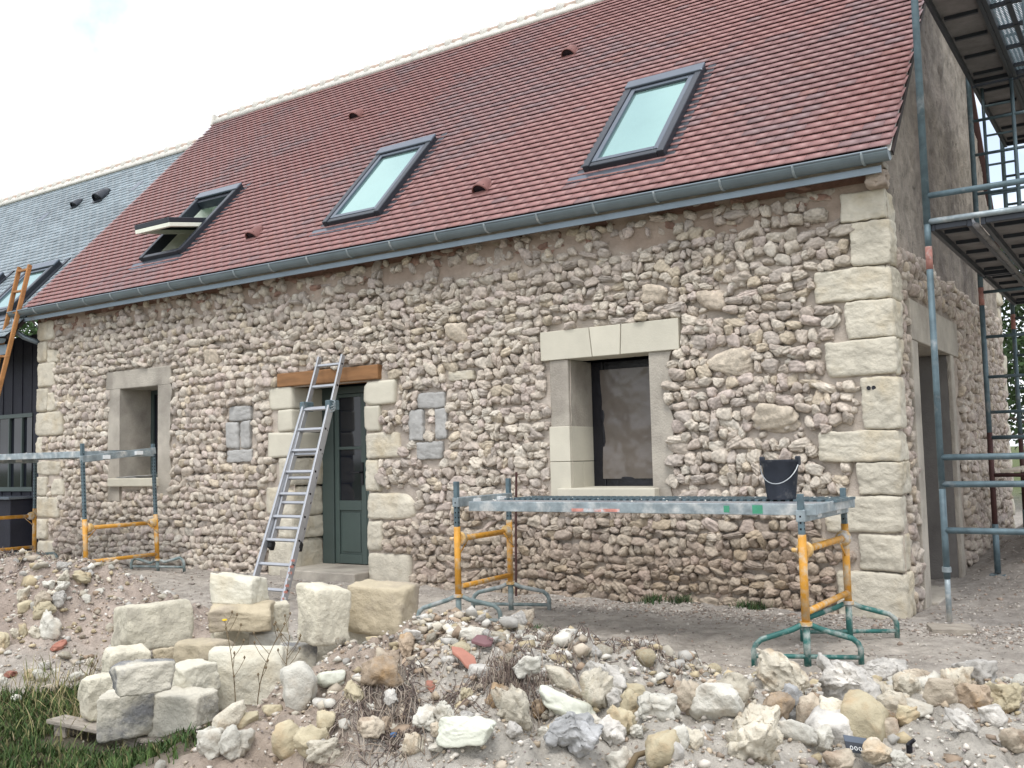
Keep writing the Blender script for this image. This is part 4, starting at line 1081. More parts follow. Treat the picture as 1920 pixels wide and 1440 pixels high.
# ------------------------------------------------------------------ tables of loose stones
BLOCKS = [
    (-3.801, -4.219, 0.03, 0.401, 0.321, 0.279, 74.0, 'block', 'large cream block with stained front, highest at the left end of the pile'),
    (-3.517, -3.738, 0.27, 0.297, 0.238, 0.186, 17.4, 'blockw', 'clean white block on top of the small three-block stack'),
    (-3.44, -3.78, 0.11, 0.364, 0.273, 0.168, 39.3, 'blockt', 'yellowish block in the middle of the three-block stack'),
    (-3.725, -3.619, -0.08, 0.257, 0.205, 0.146, 57.8, 'block', 'low cream block at the bottom of the three-block stack'),
    (-3.355, -3.62, -0.08, 0.237, 0.166, 0.155, 72.8, 'rwhite', 'rough broken white block lying right of the three-block stack'),
    (-3.351, -3.555, 0.05, 0.135, 0.108, 0.204, 57.4, 'block', 'pale block half hidden behind the three-block stack'),
    (-2.524, -3.949, 0.13, 0.221, 0.199, 0.322, 82.9, 'block', 'big rounded cream block tilted on the stones in front of the ladder foot'),
    (-2.391, -3.528, 0.12, 0.339, 0.255, 0.307, 13.3, 'blockt', 'big tan block with a split face at the right end of the pile'),
    (-2.639, -3.618, -0.06, 0.373, 0.186, 0.217, 29.5, 'blockg', 'long low block with dark end under the big tan block'),
    (-2.727, -3.961, -0.06, 0.192, 0.153, 0.165, 58.3, 'blockg', 'grey-sided block standing between the big white block and the long low block'),
    (-2.881, -4.535, -0.06, 0.264, 0.211, 0.261, 21.3, 'blockt', 'flat-topped cream block behind the centre of the pile'),
    (-2.289, -4.715, -0.06, 0.353, 0.212, 0.3, 44.9, 'blockw', 'big upright white block with rounded top in the middle of the pile'),
    (-3.397, -4.692, -0.06, 0.225, 0.158, 0.198, 73.3, 'block', 'sharp-edged cream block below the large stained block at the left'),
    (-2.088, -5.503, 0.22, 0.239, 0.168, 0.117, 66.4, 'blockg', 'grey-fronted block lying on top of the front left block'),
    (-2.321, -5.06, 0.08, 0.193, 0.155, 0.144, 86.9, 'blockw', 'slanting cream block wedged behind the front right block'),
    (-2.799, -5.248, -0.05, 0.164, 0.115, 0.201, 81.6, 'block', 'greenish cream block at the left end of the pallet'),
    (-2.378, -5.382, -0.05, 0.231, 0.139, 0.2, 47.2, 'blockg', 'dark-stained block at the front of the pallet'),
    (-2.178, -5.217, -0.05, 0.241, 0.181, 0.185, 16.3, 'blockg', 'grey-topped squared block at the front right corner of the pallet'),
    (-3.469, -4.364, -0.02, 0.126, 0.076, 0.1, 58.3, 'blockt', 'small tan filler block under the large stained block'),
]
ROCKS = [
    (-1.186, -4.879, 0.126, 0.085, 'rtan', 'cream and tan stone perched high on the middle rubble heap'),
    (-1.163, -4.775, 0.079, 0.086, 'rbrown', 'brown lump near the top of the middle rubble heap'),
    (-1.182, -4.717, 0.083, 0.076, 'rgrey', 'grey-brown slab leaning on the big tan block at the heap top'),
    (-0.857, -5.311, 0.123, 0.095, 'rbrown', 'wide muddy brown lump on the left slope of the middle heap'),
    (-0.909, -5.408, 0.073, 0.06, 'rochre', 'yellowish stone half buried on the left slope of the middle heap'),
    (-1.334, -5.059, 0.076, 0.114, 'rmint', 'pale greenish chip standing on edge left of the middle heap'),
    (-0.757, -5.112, 0.054, 0.059, 'terra', 'small orange clay shard at the centre of the middle heap'),
    (-0.742, -4.929, 0.066, 0.054, 'rochre', 'small yellow chunk above the red tile shard'),
    (-0.836, -4.734, 0.107, 0.057, 'rwhite', 'white broken chunk just behind the purple tile shard'),
    (-0.528, -5.04, 0.118, 0.103, 'rgrey', 'hollow grey-white flint beside the red tile shard'),
    (-0.376, -4.989, 0.092, 0.102, 'rwhite', 'round white stone right of the hollow grey flint'),
    (-0.312, -4.959, 0.055, 0.074, 'rgrey', 'grey stone between the round white stone and the long cream slab'),
    (-0.16, -5.032, 0.165, 0.156, 'rmint', 'long cream slab sloping down the right side of the middle heap'),
    (-0.286, -4.853, 0.119, 0.076, 'rcream', 'flat cream slab behind the long sloping slab'),
    (-0.375, -5.166, 0.118, 0.098, 'rbrown', 'orange brown flint core on the right slope of the middle heap'),
    (-0.265, -5.248, 0.114, 0.113, 'rcream', 'angular cream stone with facets below the orange brown flint'),
    (-0.477, -5.4, 0.035, 0.039, 'rwhite', 'tiny white pebble above the pair of white stones'),
    (-0.435, -5.438, 0.067, 0.068, 'rwhite', 'right-hand one of the pair of white stones on the middle heap'),
    (-0.504, -5.458, 0.071, 0.056, 'rwhite', 'left-hand one of the pair of white stones on the middle heap'),
    (-0.792, -5.323, 0.049, 0.053, 'rgrey', 'pale round stone among the dry roots'),
    (-0.864, -5.369, 0.043, 0.028, 'rwhite', 'flat white chip among the dry roots'),
    (-0.503, -5.212, 0.042, 0.041, 'rochre', 'small pale ochre stone on the bare middle of the heap'),
    (-0.077, -4.979, 0.053, 0.058, 'rwhite', 'white stone just right of the long cream slab'),
    (-0.111, -5.084, 0.064, 0.076, 'rwhite', 'white stone below the long cream slab'),
    (0.002, -5.193, 0.033, 0.067, 'rcream', 'narrow cream stone standing below the long cream slab'),
    (-0.306, -5.482, 0.163, 0.081, 'rmint', 'wide pale green slab lying at the foot of the middle heap'),
    (-0.419, -5.506, 0.049, 0.07, 'rwhite', 'white egg-shaped stone left of the pale green slab'),
    (-0.499, -5.537, 0.061, 0.061, 'rcream', 'cream and brown stone left of the white egg-shaped stone'),
    (-0.735, -5.434, 0.047, 0.052, 'rbrown', 'small round brown stone beside the dry roots'),
    (-0.704, -5.53, 0.074, 0.05, 'rtan', 'tan stone touching the small round brown stone'),
    (-0.922, -5.549, 0.077, 0.078, 'rochre', 'flat ochre stone left of the dry roots'),
    (-0.913, -5.631, 0.109, 0.101, 'rochre', 'large mustard stone at the bottom edge of the photo'),
    (-0.889, -5.603, 0.04, 0.039, 'rgrey', 'light grey pebble on the large mustard stone'),
    (-0.829, -5.645, 0.108, 0.069, 'rcream', 'cream stone cut by the bottom edge, right of the mustard stones'),
    (-0.431, -5.479, 0.044, 0.043, 'rtan', 'small round tan stone under the pair of white stones'),
    (-0.199, -5.13, 0.052, 0.045, 'rwhite', 'white stone right of the angular cream stone'),
    (-0.296, -5.018, 0.048, 0.053, 'rbrown', 'small brown flint right of the orange brown flint'),
    (-0.365, -5.484, 0.027, 0.042, 'rochre', 'little upright ochre chip under the pair of white stones'),
    (-0.226, -5.298, 0.045, 0.037, 'rgrey', 'little grey stone above the fibrous root clump'),
    (-1.373, -5.241, 0.172, 0.202, 'rwhite', 'large rough white rock leaning right of the upright white block'),
    (-1.052, -5.61, 0.111, 0.126, 'rochre', 'mustard brick-shaped stone left of the dry root mat'),
    (-1.381, -5.701, 0.104, 0.115, 'rwhite', 'white rock at the lower left, in front of the pallet corner'),
    (-1.266, -5.689, 0.123, 0.113, 'rwhite', 'squarish cream-white rock just right of the pallet front'),
    (-1.444, -5.57, 0.126, 0.091, 'rcream', 'orange-stained cream rock in front of the upright white block'),
    (-1.407, -5.505, 0.102, 0.06, 'rochre', 'yellowish flat rock at the foot of the upright white block'),
    (-1.518, -5.265, 0.078, 0.047, 'rochre', 'yellow wedge-shaped stone right of the upright white block foot'),
    (-1.348, -5.083, 0.118, 0.104, 'rmint', 'pale slab end emerging left of the middle heap'),
    (-0.158, -4.751, 0.155, 0.108, 'rgrey', 'knobbly white flint standing at the edge of the dug hole'),
    (-0.089, -4.903, 0.109, 0.119, 'rcream', 'cream stone below the knobbly white flint'),
    (-0.049, -4.877, 0.061, 0.071, 'rgrey', 'grey-white stone right of the cream stone near the dug hole'),
    (0.003, -4.855, 0.098, 0.119, 'rochre', 'olive yellow stone between the heap and the ridge'),
    (0.101, -5.098, 0.087, 0.091, 'rochre', 'yellow stone under the olive yellow stone'),
    (-0.06, -4.67, 0.088, 0.051, 'rochre', 'flat pale yellow chunk beside the dug hole'),
    (0.172, -4.938, 0.122, 0.088, 'rwhite', 'dusty white stone at the left end of the stone ridge'),
    (0.113, -4.557, 0.108, 0.108, 'rtan', 'grey-brown hollow flint at the left of the stone ridge'),
    (0.154, -4.455, 0.126, 0.098, 'rcream', 'cream boulder at the left of the ridge below the hollow flint gap'),
    (0.249, -4.376, 0.137, 0.127, 'rcream', 'upright cream stone left of the biggest ridge boulder'),
    (0.357, -4.107, 0.219, 0.181, 'rcream', 'biggest cream boulder on the ridge, left of the trestle foot'),
    (0.581, -3.905, 0.232, 0.195, 'rgrey', 'large grey-cream boulder right of the trestle foot'),
    (0.231, -4.541, 0.214, 0.134, 'rwhite', 'broad flat white rock in front of the ridge'),
    (0.536, -4.947, 0.208, 0.2, 'rcream', 'largest rounded cream boulder in the front right rubble'),
    (0.414, -4.33, 0.099, 0.097, 'rbrown', 'rust brown flint behind the largest front boulder'),
    (0.434, -4.196, 0.08, 0.134, 'rblue', 'upright blue-grey flint behind the largest front boulder'),
    (0.527, -4.229, 0.115, 0.138, 'rtan', 'pitted tan stone right of the blue-grey flint'),
    (0.637, -4.271, 0.112, 0.09, 'rcream', 'pale stone touching the flat-faced cream block in the rubble'),
    (0.744, -4.312, 0.139, 0.147, 'rochre', 'flat-faced pale yellow block above the printed metal scrap'),
    (0.63, -4.359, 0.145, 0.11, 'rgrey', 'grey and tan flint left of the flat-faced yellow block'),
    (0.626, -4.474, 0.092, 0.08, 'rwhite', 'smooth white oval stone left of the printed metal scrap'),
    (0.561, -4.548, 0.107, 0.069, 'rwhite', 'flat white stone right of the largest front boulder'),
    (0.681, -3.794, 0.128, 0.11, 'rcream', 'cream stone right of the large grey-cream boulder'),
    (0.781, -3.924, 0.123, 0.1, 'rcream', 'smooth squarish cream stone resting on the sand slope'),
    (0.819, -4.258, 0.089, 0.071, 'rtan', 'hollow tan flint right of the flat-faced yellow block'),
    (0.771, -3.31, 0.211, 0.119, 'rtan', 'long tan stone at the right of the ridge'),
    (0.336, -2.279, 0.223, 0.131, 'rgrey', 'grey-brown stone behind the large grey-cream boulder'),
    (0.81, -3.428, 0.112, 0.084, 'rwhite', 'bright white flint in front of the long tan stone'),
    (0.768, -3.651, 0.108, 0.081, 'rcream', 'orange-tinged cream stone left of the bright white flint'),
    (0.938, -3.447, 0.109, 0.108, 'rcream', 'cream stone right of the long tan stone'),
    (0.993, -3.343, 0.14, 0.109, 'rgrey', 'spiky grey flint at the far right of the ridge'),
    (1.055, -3.788, 0.122, 0.099, 'rbrown', 'dark brown hollow flint at the right of the ridge'),
    (1.12, -3.635, 0.152, 0.107, 'rochre', 'rusty ochre earth clod at the far right'),
    (0.95, -3.861, 0.117, 0.088, 'rtan', 'flat tan stone left of the dark brown hollow flint'),
    (0.866, -3.905, 0.09, 0.053, 'rwhite', 'flat white chip on the sand slope'),
    (0.881, -4.188, 0.07, 0.066, 'rochre', 'orange stained patch of stone below the smooth squarish stone'),
    (0.735, -4.589, 0.103, 0.077, 'rtan', 'orange tan stone below the smooth white oval stone'),
    (0.843, -4.509, 0.089, 0.077, 'rcream', 'cream stone right of the printed metal scrap'),
    (0.924, -4.515, 0.069, 0.046, 'rwhite', 'white stone at the bottom right of the printed metal scrap'),
    (0.34, -5.133, 0.057, 0.063, 'rwhite', 'small white upright stone left of the largest front boulder'),
    (0.354, -5.054, 0.067, 0.064, 'rcream', 'small cream stone touching the largest front boulder'),
    (0.345, -5.188, 0.056, 0.059, 'rgrey', 'small grey-white stone above the long cream brick-like stone'),
    (0.312, -5.2, 0.104, 0.081, 'rochre', 'long cream brick-like stone at the bottom edge'),
    (0.164, -5.097, 0.041, 0.042, 'rwhite', 'small round white pebble right of the yellow stones'),
    (0.094, -5.15, 0.077, 0.075, 'rgrey', 'knobbly pale flint right of the white heap stones'),
    (0.076, -5.393, 0.163, 0.113, 'rblue', 'blue-grey flint nodule at the bottom of the middle heap'),
    (0.163, -5.212, 0.075, 0.068, 'rwhite', 'white stone crossed by a grey stick'),
    (1.247, -4.169, 0.076, 0.068, 'rtan', 'tan stone at the right edge of the photo'),
    (1.087, -4.23, 0.087, 0.063, 'rgrey', 'dusty grey clod on the sand slope'),
    (1.148, -3.986, 0.09, 0.077, 'rgrey', 'dusty pale clod near the right edge'),
    (-4.565, -4.471, 0.114, 0.136, 'rwhite', 'big white angular stone on the left earth mound'),
    (-4.629, -4.532, 0.062, 0.063, 'rcream', 'cream stone left of the big white angular stone'),
    (-4.792, -4.572, 0.057, 0.058, 'rcream', 'pale stone on the lower edge of the left mound'),
    (-4.712, -4.564, 0.048, 0.068, 'rochre', 'yellow-white stone between two pale stones on the left mound'),
    (-4.722, -4.409, 0.107, 0.086, 'rochre', 'ochre stone above the big white angular stone'),
    (-4.782, -4.389, 0.088, 0.086, 'rtan', 'grey-tan round stone high on the left mound'),
    (-4.757, -4.296, 0.089, 0.087, 'rgrey', 'rounded grey stone right of the grey-tan round stone'),
    (-4.811, -4.227, 0.075, 0.061, 'rwhite', 'white stone just below the left mound crest'),
    (-4.848, -4.194, 0.076, 0.067, 'rcream', 'cream stone on the very crest of the left mound'),
    (-4.938, -4.252, 0.076, 0.056, 'rwhite', 'white stone at the left of the mound crest'),
    (-5.044, -4.387, 0.07, 0.088, 'rcream', 'pale yellow stone at the left shoulder of the mound'),
    (-4.933, -4.43, 0.084, 0.06, 'rochre', 'flat ochre stone under the pale yellow stone'),
    (-4.831, -4.067, 0.113, 0.068, 'rochre', 'orange tan stone right of the mound crest'),
    (-4.758, -3.98, 0.057, 0.034, 'rwhite', 'white chip by the grey trestle foot'),
    (-4.787, -4.072, 0.071, 0.05, 'rwhite', 'white flat stone on the right shoulder of the left mound'),
    (-4.746, -4.684, 0.085, 0.078, 'rochre', 'ochre stone at the left edge of the photo'),
    (-3.987, -4.868, 0.073, 0.061, 'rwhite', 'pale stone above the grass at the left'),
    (-4.149, -4.841, 0.052, 0.062, 'rochre', 'small ochre stone left of the pale stone above the grass'),
    (-4.271, -4.911, 0.07, 0.038, 'terra', 'terracotta fragment at the foot of the left mound'),
    (-4.451, -4.474, 0.075, 0.047, 'terra', 'orange clay fragment on the lower left mound'),
    (-4.224, -4.706, 0.072, 0.039, 'rgrey', 'brown-grey flat stone on the lower left mound'),
    (-4.121, -4.46, 0.05, 0.06, 'rcream', 'cream stone behind the tall grass by the pile'),
    (-4.397, -4.128, 0.049, 0.054, 'rcream', 'cream pebble left of the large stained block'),
    (-4.183, -4.65, 0.031, 0.03, 'rwhite', 'little bright white chip on the lower left mound'),
    (-3.726, -4.961, 0.099, 0.045, 'rtan', 'orange-tan stone at the grass edge'),
    (-3.895, -4.695, 0.087, 0.048, 'rwhite', 'weathered white stone in the tall grass'),
    (-4.109, -5.044, 0.068, 0.065, 'rwhite', 'dusty white stone at the left edge above the grass'),
    (-3.713, -5.171, 0.056, 0.044, 'rwhite', 'pale stone just above the grass at the far left'),
]
FLAT = [(-0.678, -4.99, 0.106, 0.09, 'terra', 'broken red roof tile shard lying on the middle heap'), (-0.676, -4.858, 0.099, 0.059, 'purple', 'purple glazed tile shard at the crest of the middle heap'), (0.762, -4.461, 0.091, 0.062, 'scrap', 'crumpled metal scrap with printed white symbols in the front rubble'), (0.924, -4.374, 0.029, 0.071, 'black', 'small black plastic cap sticking out of the sand slope'), (-0.657, -5.463, 0.029, 0.035, 'blueplastic', 'small bit of blue plastic among the dry roots'), (0.207, -5.182, 0.018, 0.079, 'stick', '')]

# ------------------------------------------------------------------ pallet and the pile of dressed blocks
pal = thing('pallet', 'weathered wooden pallet in the grass under the pile of cut blocks', 'pallet', (-2.55, -4.9, -.15))
for i in range(5):
    MB().box((-3.05, -5.38 + i * .19, -.075), (-1.78, -5.27 + i * .19, -.053), rot=Matrix.Rotation(R(2), 3, 'Z'), piv=(-2.4, -4.9, -.06)).build('board', M['oldwood'], pal, bevel=.004)
for x in (-3.0, -2.42, -1.86):
    MB().box((x, -5.38, -.18), (x + .1, -4.5, -.077)).build('bearer', M['oldwood'], pal, bevel=.005)
for k, (x, y, z, w_, d_, h_, yaw, m, lab) in enumerate(BLOCKS):
    rg = np.random.default_rng(100 + k)
    D, F = CUBE[21]
    w_, d_, h_ = w_ * 1.10, d_ * 1.12, h_ * 1.05
    P = lumps(D, 1, rg, K=9, p=30 if m != 'rwhite' else 9, hmin=1.12 if m != 'rwhite' else .85, hmax=1.6, lump=.012, freq=3, jit=-.03)[0]
    P = np.clip(P / np.quantile(np.abs(P), .93, axis=0), -1.06, 1.06)
    L3 = P * np.array((w_, d_, h_)) / 2
    nz = np.stack([fbm(L3[:, 0] * 1.0 + L3[:, 1] + q * 3.3 + k, L3[:, 2] + .6 * L3[:, 1], 12, 401 + q, 6, .68) for q in range(3)], -1)
    L3 = L3 + .011 * nz
    a = R(yaw); c, s = math.cos(a), math.sin(a)
    tl = rg.normal(0, .025, 2)
    L3[:, 2] += tl[0] * L3[:, 0] + tl[1] * L3[:, 1]
    V = np.stack([x + L3[:, 0] * c - L3[:, 1] * s, y + L3[:, 0] * s + L3[:, 1] * c, z + h_ / 2 + L3[:, 2]], -1)
    o = mesh_np('limestone_block' if m != 'rwhite' else 'broken_block', V, F, M[m], None, True)
    tag(o, lab, 'stone block', 'cut limestone blocks piled by the pallet')

# ------------------------------------------------------------------ loose rocks, one object each
for k, (x, y, w_, h_, m, lab) in enumerate(ROCKS):
    rg = np.random.default_rng(500 + k)
    gr = (1.34 if w_ < .17 else 1.10) if x - y > 3.0 and x > -.9 else 1.16
    if x < -3.9: gr = 1.35
    w_, h_ = w_ * gr, h_ * gr
    D, F = ICO[5 if w_ > .2 else 4]
    slabby = ('slab' in lab) or ('chip' in lab) or ('shard' in lab)
    blocky = slabby or ('block' in lab) or ('brick' in lab) or ('square' in lab) or ('flat' in lab)
    P = lumps(D, 1, rg, K=15, p=17 if not blocky else 22, hmin=.74 if not blocky else .88, hmax=1.10, lump=.075 if not blocky else .03, freq=4.5, jit=.12)[0]
    P = P / np.abs(P).max(0)
    dep = w_ * rg.uniform(.65, .95)
    if slabby: dep = w_ * .75; h_ = min(h_, w_ * .5)
    L3 = P * np.array((w_, dep, max(h_, w_ * .3) * 1.12)) / 2
    sc_ = w_
    nz = np.stack([fbm((L3[:, 0] + .7 * L3[:, 1]) / sc_ + q * 3.3 + k, (L3[:, 2] + .5 * L3[:, 1]) / sc_, 3.2, 421 + q, 5, .62) for q in range(3)], -1)
    L3 = L3 + sc_ * (.13 if not blocky else .05) * nz
    a = math.atan2(y + 8.277, x - 1.787) - math.pi / 2 + R(rg.normal(0, 14)); c, s = math.cos(a), math.sin(a)
    tl = rg.normal(0, .16, 2)
    if 'sloping' in lab: tl = np.array((-.5, .1))
    L3[:, 2] += tl[0] * L3[:, 0] + tl[1] * L3[:, 1]
    rx, ry_ = x - 1.787, y + 8.277; rl = math.hypot(rx, ry_); fx, fy = x + .28 * dep * rx / rl, y + .28 * dep * ry_ / rl
    zc = float(gz(fx, fy)) + max(h_, w_ * .3) * .30
    V = np.stack([fx + L3[:, 0] * c - L3[:, 1] * s, fy + L3[:, 0] * s + L3[:, 1] * c, zc + L3[:, 2]], -1)
    o = mesh_np('clay_shard' if m == 'terra' else 'rock', V, F, M[m], None, True)
    tag(o, lab, 'clay shard' if m == 'terra' else 'rock', 'loose rocks of the rubble heaps')

# shards, scrap, plastic
def shard(x, y, w_, h_, m, lab, name, cat, th=.014, tilt=(-.35, .1), seed=0, outline=None):
    rg = np.random.default_rng(seed); n_ = 9 if outline is None else len(outline)
    ang = np.sort(rg.uniform(0, 6.28, n_)); pts = [(math.cos(t) * w_ / 2 * rg.uniform(.8, 1.05), math.sin(t) * w_ * .42 * rg.uniform(.8, 1.05)) for t in ang] if outline is None else [(a * w_, b * w_) for a, b in outline]
    z = float(gz(x, y)) + .03; a = R(34); c, s = math.cos(a), math.sin(a); V = []
    for dz in (0, th):
        for (px, py) in pts: V.append((x + px * c - py * s, y + px * s + py * c, z + dz - tilt[0] * py * 1.0 + tilt[1] * px))
    F = [tuple(range(n_))[::-1], tuple(range(n_, 2 * n_))] + [(i, (i + 1) % n_, n_ + (i + 1) % n_, n_ + i) for i in range(n_)]
    o = MB().add(V, F).build(name, M[m], bevel=.003)
    return tag(o, lab, cat) if lab else o
for (x, y, w_, h_, m, lab) in FLAT:
    if m == 'terra': shard(x, y, w_, h_, m, lab, 'clay_shard', 'clay shard', tilt=(-.6, -.45), outline=[(-.5, .28), (-.1, .42), (.42, .25), (.5, -.1), (.33, -.42), (.05, -.3), (-.2, -.05), (-.45, .05)])
    elif m == 'purple': shard(x, y, w_, h_, m, lab, 'tile_shard', 'tile shard', tilt=(-.5, -.1), outline=[(-.5, -.1), (-.25, .3), (.5, .28), (.38, -.2), (.1, -.28)])
    elif m == 'scrap':
        r_ = thing('metal_scrap', lab, 'scrap', (x, y, float(gz(x, y))))
        z = float(gz(x, y)) + .02; a = R(34); ex = np.array((math.cos(a), math.sin(a), -.18)); ey = np.array((-math.sin(a) * .55, math.cos(a) * .55, .83)); nn = np.cross(ex, ey)
        p0 = np.array((x, y, z)) - ex * w_ / 2
        MB().obox(p0, ex * w_, ey * w_ * .42, nn * .004).build('lower_sheet', M['dark'], r_)
        MB().obox(p0 + ey * w_ * .42, ex * w_ * .95, ey * w_ * .26, nn * .004).build('upper_sheet', M['hood'], r_)
        for i in range(4):      # four small ring marks printed on the sheet
            q = p0 + ex * w_ * (.22 + .18 * i) + ey * w_ * .17 + nn * .0055
            MB().tube([q + w_ * (.055 * math.cos(t) * ex + .075 * math.sin(t) * ey) for t in np.linspace(0, 2 * math.pi, 13)], w_ * .016, 5, cap=False).build('printed_ring', M['sticker'], r_)
    elif m == 'black':
        z = float(gz(x, y)); tag(MB().tube([(x, y, z - .01), (x, y, z + .03), (x + .003, y, z + .034), (x + .02, y, z + h_ * .7)], [w_ * .4, w_ * .4, w_ * .3, w_ * .25], 12).build('plastic_stopper', M['black']), lab, 'plastic cap')
    elif m == 'blueplastic': shard(x, y, w_, h_, m, lab, 'plastic_bit', 'plastic scrap', th=.01, seed=4)
    else:
        z = float(gz(x, y)); tag(MB().tube([(x - .01, y - .06, z - .01), (x, y - .01, z + .03), (x + .03, y + .05, z + .035), (x + .05, y + .12, z + .07)], [.012, .011, .009, .006], 8).build('stick', M['stalk'], smooth=True), 'short grey stick lying across a white stone at the bottom edge', 'stick')

# ------------------------------------------------------------------ smaller stones, individually placed
rg = np.random.default_rng(77)
tmpl = []
for i in range(10):
    D, F = ICO[3]
    P = lumps(D, 1, rg, K=12, p=11, hmin=.7, hmax=1.08, lump=.07, freq=4.5, jit=.12)[0]
    me = bpy.data.meshes.new('small_stone'); me.from_pydata((P * np.array((.5, .42, .36))).tolist(), [], F.tolist())
    me.materials.append(M[('rcream', 'rwhite', 'rtan', 'rgrey', 'rwhite', 'rochre', 'rcream', 'rgrey', 'rbrown', 'rcream')[i]])
    me.polygons.foreach_set('use_smooth', np.ones(len(me.polygons), bool)); tmpl.append(me)
cnt = 0
spots_used = [(x, y, w_) for x, y, w_, *_ in ROCKS]
while cnt < 285:
    z_ = rg.random()
    if z_ < .36: x, y = rg.normal(-1.0, .75), rg.normal(-4.7, .6); zone = 'on the middle rubble heap'
    elif z_ < .62: x, y = rg.normal(-5.1, .85), rg.normal(-4.05, .6); zone = 'on the left earth mound'
    else:
        t = rg.uniform(-.6, 2.2); o_ = abs(rg.normal(0, .55)); x, y = -.7 + t * .77 + o_ * .6, -3.85 + t * .62 - o_ * .75; zone = 'on the right stone ridge'
    if (x - 1.79) ** 2 + (y + 8.28) ** 2 < 3.2 ** 2 or grass_w(np.array([x]), np.array([y]))[0] > .3 or y > -2.6: continue
    if -3.1 < x < -1.75 and -5.4 < y < -3.6: continue
    s_ = float(np.clip(rg.gamma(3, .014 if zone[-5:] != 'ridge' else .022), .02, .11))
    if any((x - a) ** 2 + (y - b_) ** 2 < (.38 * c + .3 * s_) ** 2 for a, b_, c in spots_used): continue
    o = link(bpy.data.objects.new('small_stone', tmpl[rg.integers(10)]))
    o.location = (x, y, float(gz(x, y)) + s_ * .16); o.rotation_euler = (rg.normal(0, .4), rg.normal(0, .4), rg.uniform(0, 6.28)); o.scale = (s_ * rg.uniform(.8, 1.3), s_, s_ * rg.uniform(.8, 1.2))
    tag(o, 'small loose stone scattered ' + zone, 'stone', 'small stones scattered ' + zone); cnt += 1

# gravel chips, too many to count
def chips(n, name, where, rg, smin, smax, pal):
    D, F = ICO[1]; x, y = where(n, rg); N = len(x)
    s_ = rg.gamma(2.0, (smax - smin) / 5, N) + smin
    P = D[None] * rg.uniform(.4, 1.25, (N, 12, 1)) * (s_[:, None] * rg.uniform(.6, 1.2, (N, 3)))[:, None, :]
    P[..., 2] *= .7
    a = rg.uniform(0, 6.28, N); c, s = np.cos(a)[:, None], np.sin(a)[:, None]
    V = np.stack([x[:, None] + P[..., 0] * c - P[..., 1] * s, y[:, None] + P[..., 0] * s + P[..., 1] * c, (gz(x, y) + s_ * .2)[:, None] + P[..., 2]], -1)
    C = np.repeat((np.array(pal)[rg.integers(0, len(pal), N)] * rg.uniform(.75, 1.15, (N, 1)))[:, None], 12, 1)
    Fa = (F[None] + (np.arange(N) * 12)[:, None, None]).reshape(-1, 3)
    o = mesh_np(name, V.reshape(-1, 3), Fa, M['gravel'], None, False, C.reshape(-1, 3), base=np.zeros(3), kind='stuff')
    o['label'] = 'broken stone chips filling the rubble heaps' if name == 'rubble_chips' else 'fine gravel and stone chips strewn over the dusty yard'; o['category'] = 'gravel'
def wh_heap(n, rg):
    t = rg.uniform(-.9, 2.3, n); o_ = np.abs(rg.normal(0, .55, n)); x = -.7 + t * .77 + o_ * .6; y = -3.85 + t * .62 - o_ * .75
    m = n // 6; x[:m] = rg.normal(-5.2, .7, m); y[:m] = rg.normal(-3.95, .45, m); m2 = n // 3; x[m:m2] = rg.normal(-1.1, .6, m2 - m); y[m:m2] = rg.normal(-4.6, .5, m2 - m)
    k = (grass_w(x, y) < .25) & ((x - 1.79) ** 2 + (y + 8.28) ** 2 > 8) & (y < -2.5) & ~((x > -3.1) & (x < -1.75) & (y > -5.5) & (y < -3.6)); return x[k], y[k]
def wh_near(n, rg):
    x = np.concatenate([rg.normal(-1.0, .85, n // 3), rg.normal(-5.2, .9, n // 4), rg.uniform(-1.2, 2.2, n // 2)])
    y = np.concatenate([rg.normal(-4.6, .7, n // 3), rg.normal(-4.0, .6, n // 4), rg.uniform(-5.6, -2.2, n // 2)])
    k = (grass_w(x, y) < .25) & ((x - 1.79) ** 2 + (y + 8.28) ** 2 > 7.5)
    return x[k], y[k]
def wh_far(n, rg):
    x = np.concatenate([rg.uniform(-9, 2.0, n // 2), rg.uniform(-3.6, 1.2, n // 3), rg.uniform(.1, 1.6, n // 5)]); y = np.concatenate([rg.uniform(-3.6, -.05, n // 2), rg.uniform(-.55, -.02, n // 3) - .25 * rg.random(n // 3), rg.uniform(-.6, 4.5, n // 5)])
    k = ~((x < .05) & (y > -.03)); return x[k], y[k]
CP = [(.5, .455, .39), (.58, .54, .48), (.40, .34, .28), (.34, .27, .21), (.62, .59, .53), (.46, .38, .28), (.3, .26, .24)]
chips(3600, 'rubble_chips', wh_heap, np.random.default_rng(60), .012, .05, [(.52, .475, .39), (.57, .545, .48), (.45, .39, .31), (.42, .35, .23), (.47, .45, .41), (.34, .26, .19)])
chips(24000, 'gravel', wh_near, np.random.default_rng(61), .004, .017, CP)
chips(11000, 'gravel', wh_far, np.random.default_rng(62), .004, .019, [(.45, .41, .36), (.36, .32, .28), (.52, .48, .43), (.27, .235, .205), (.33, .26, .21)])

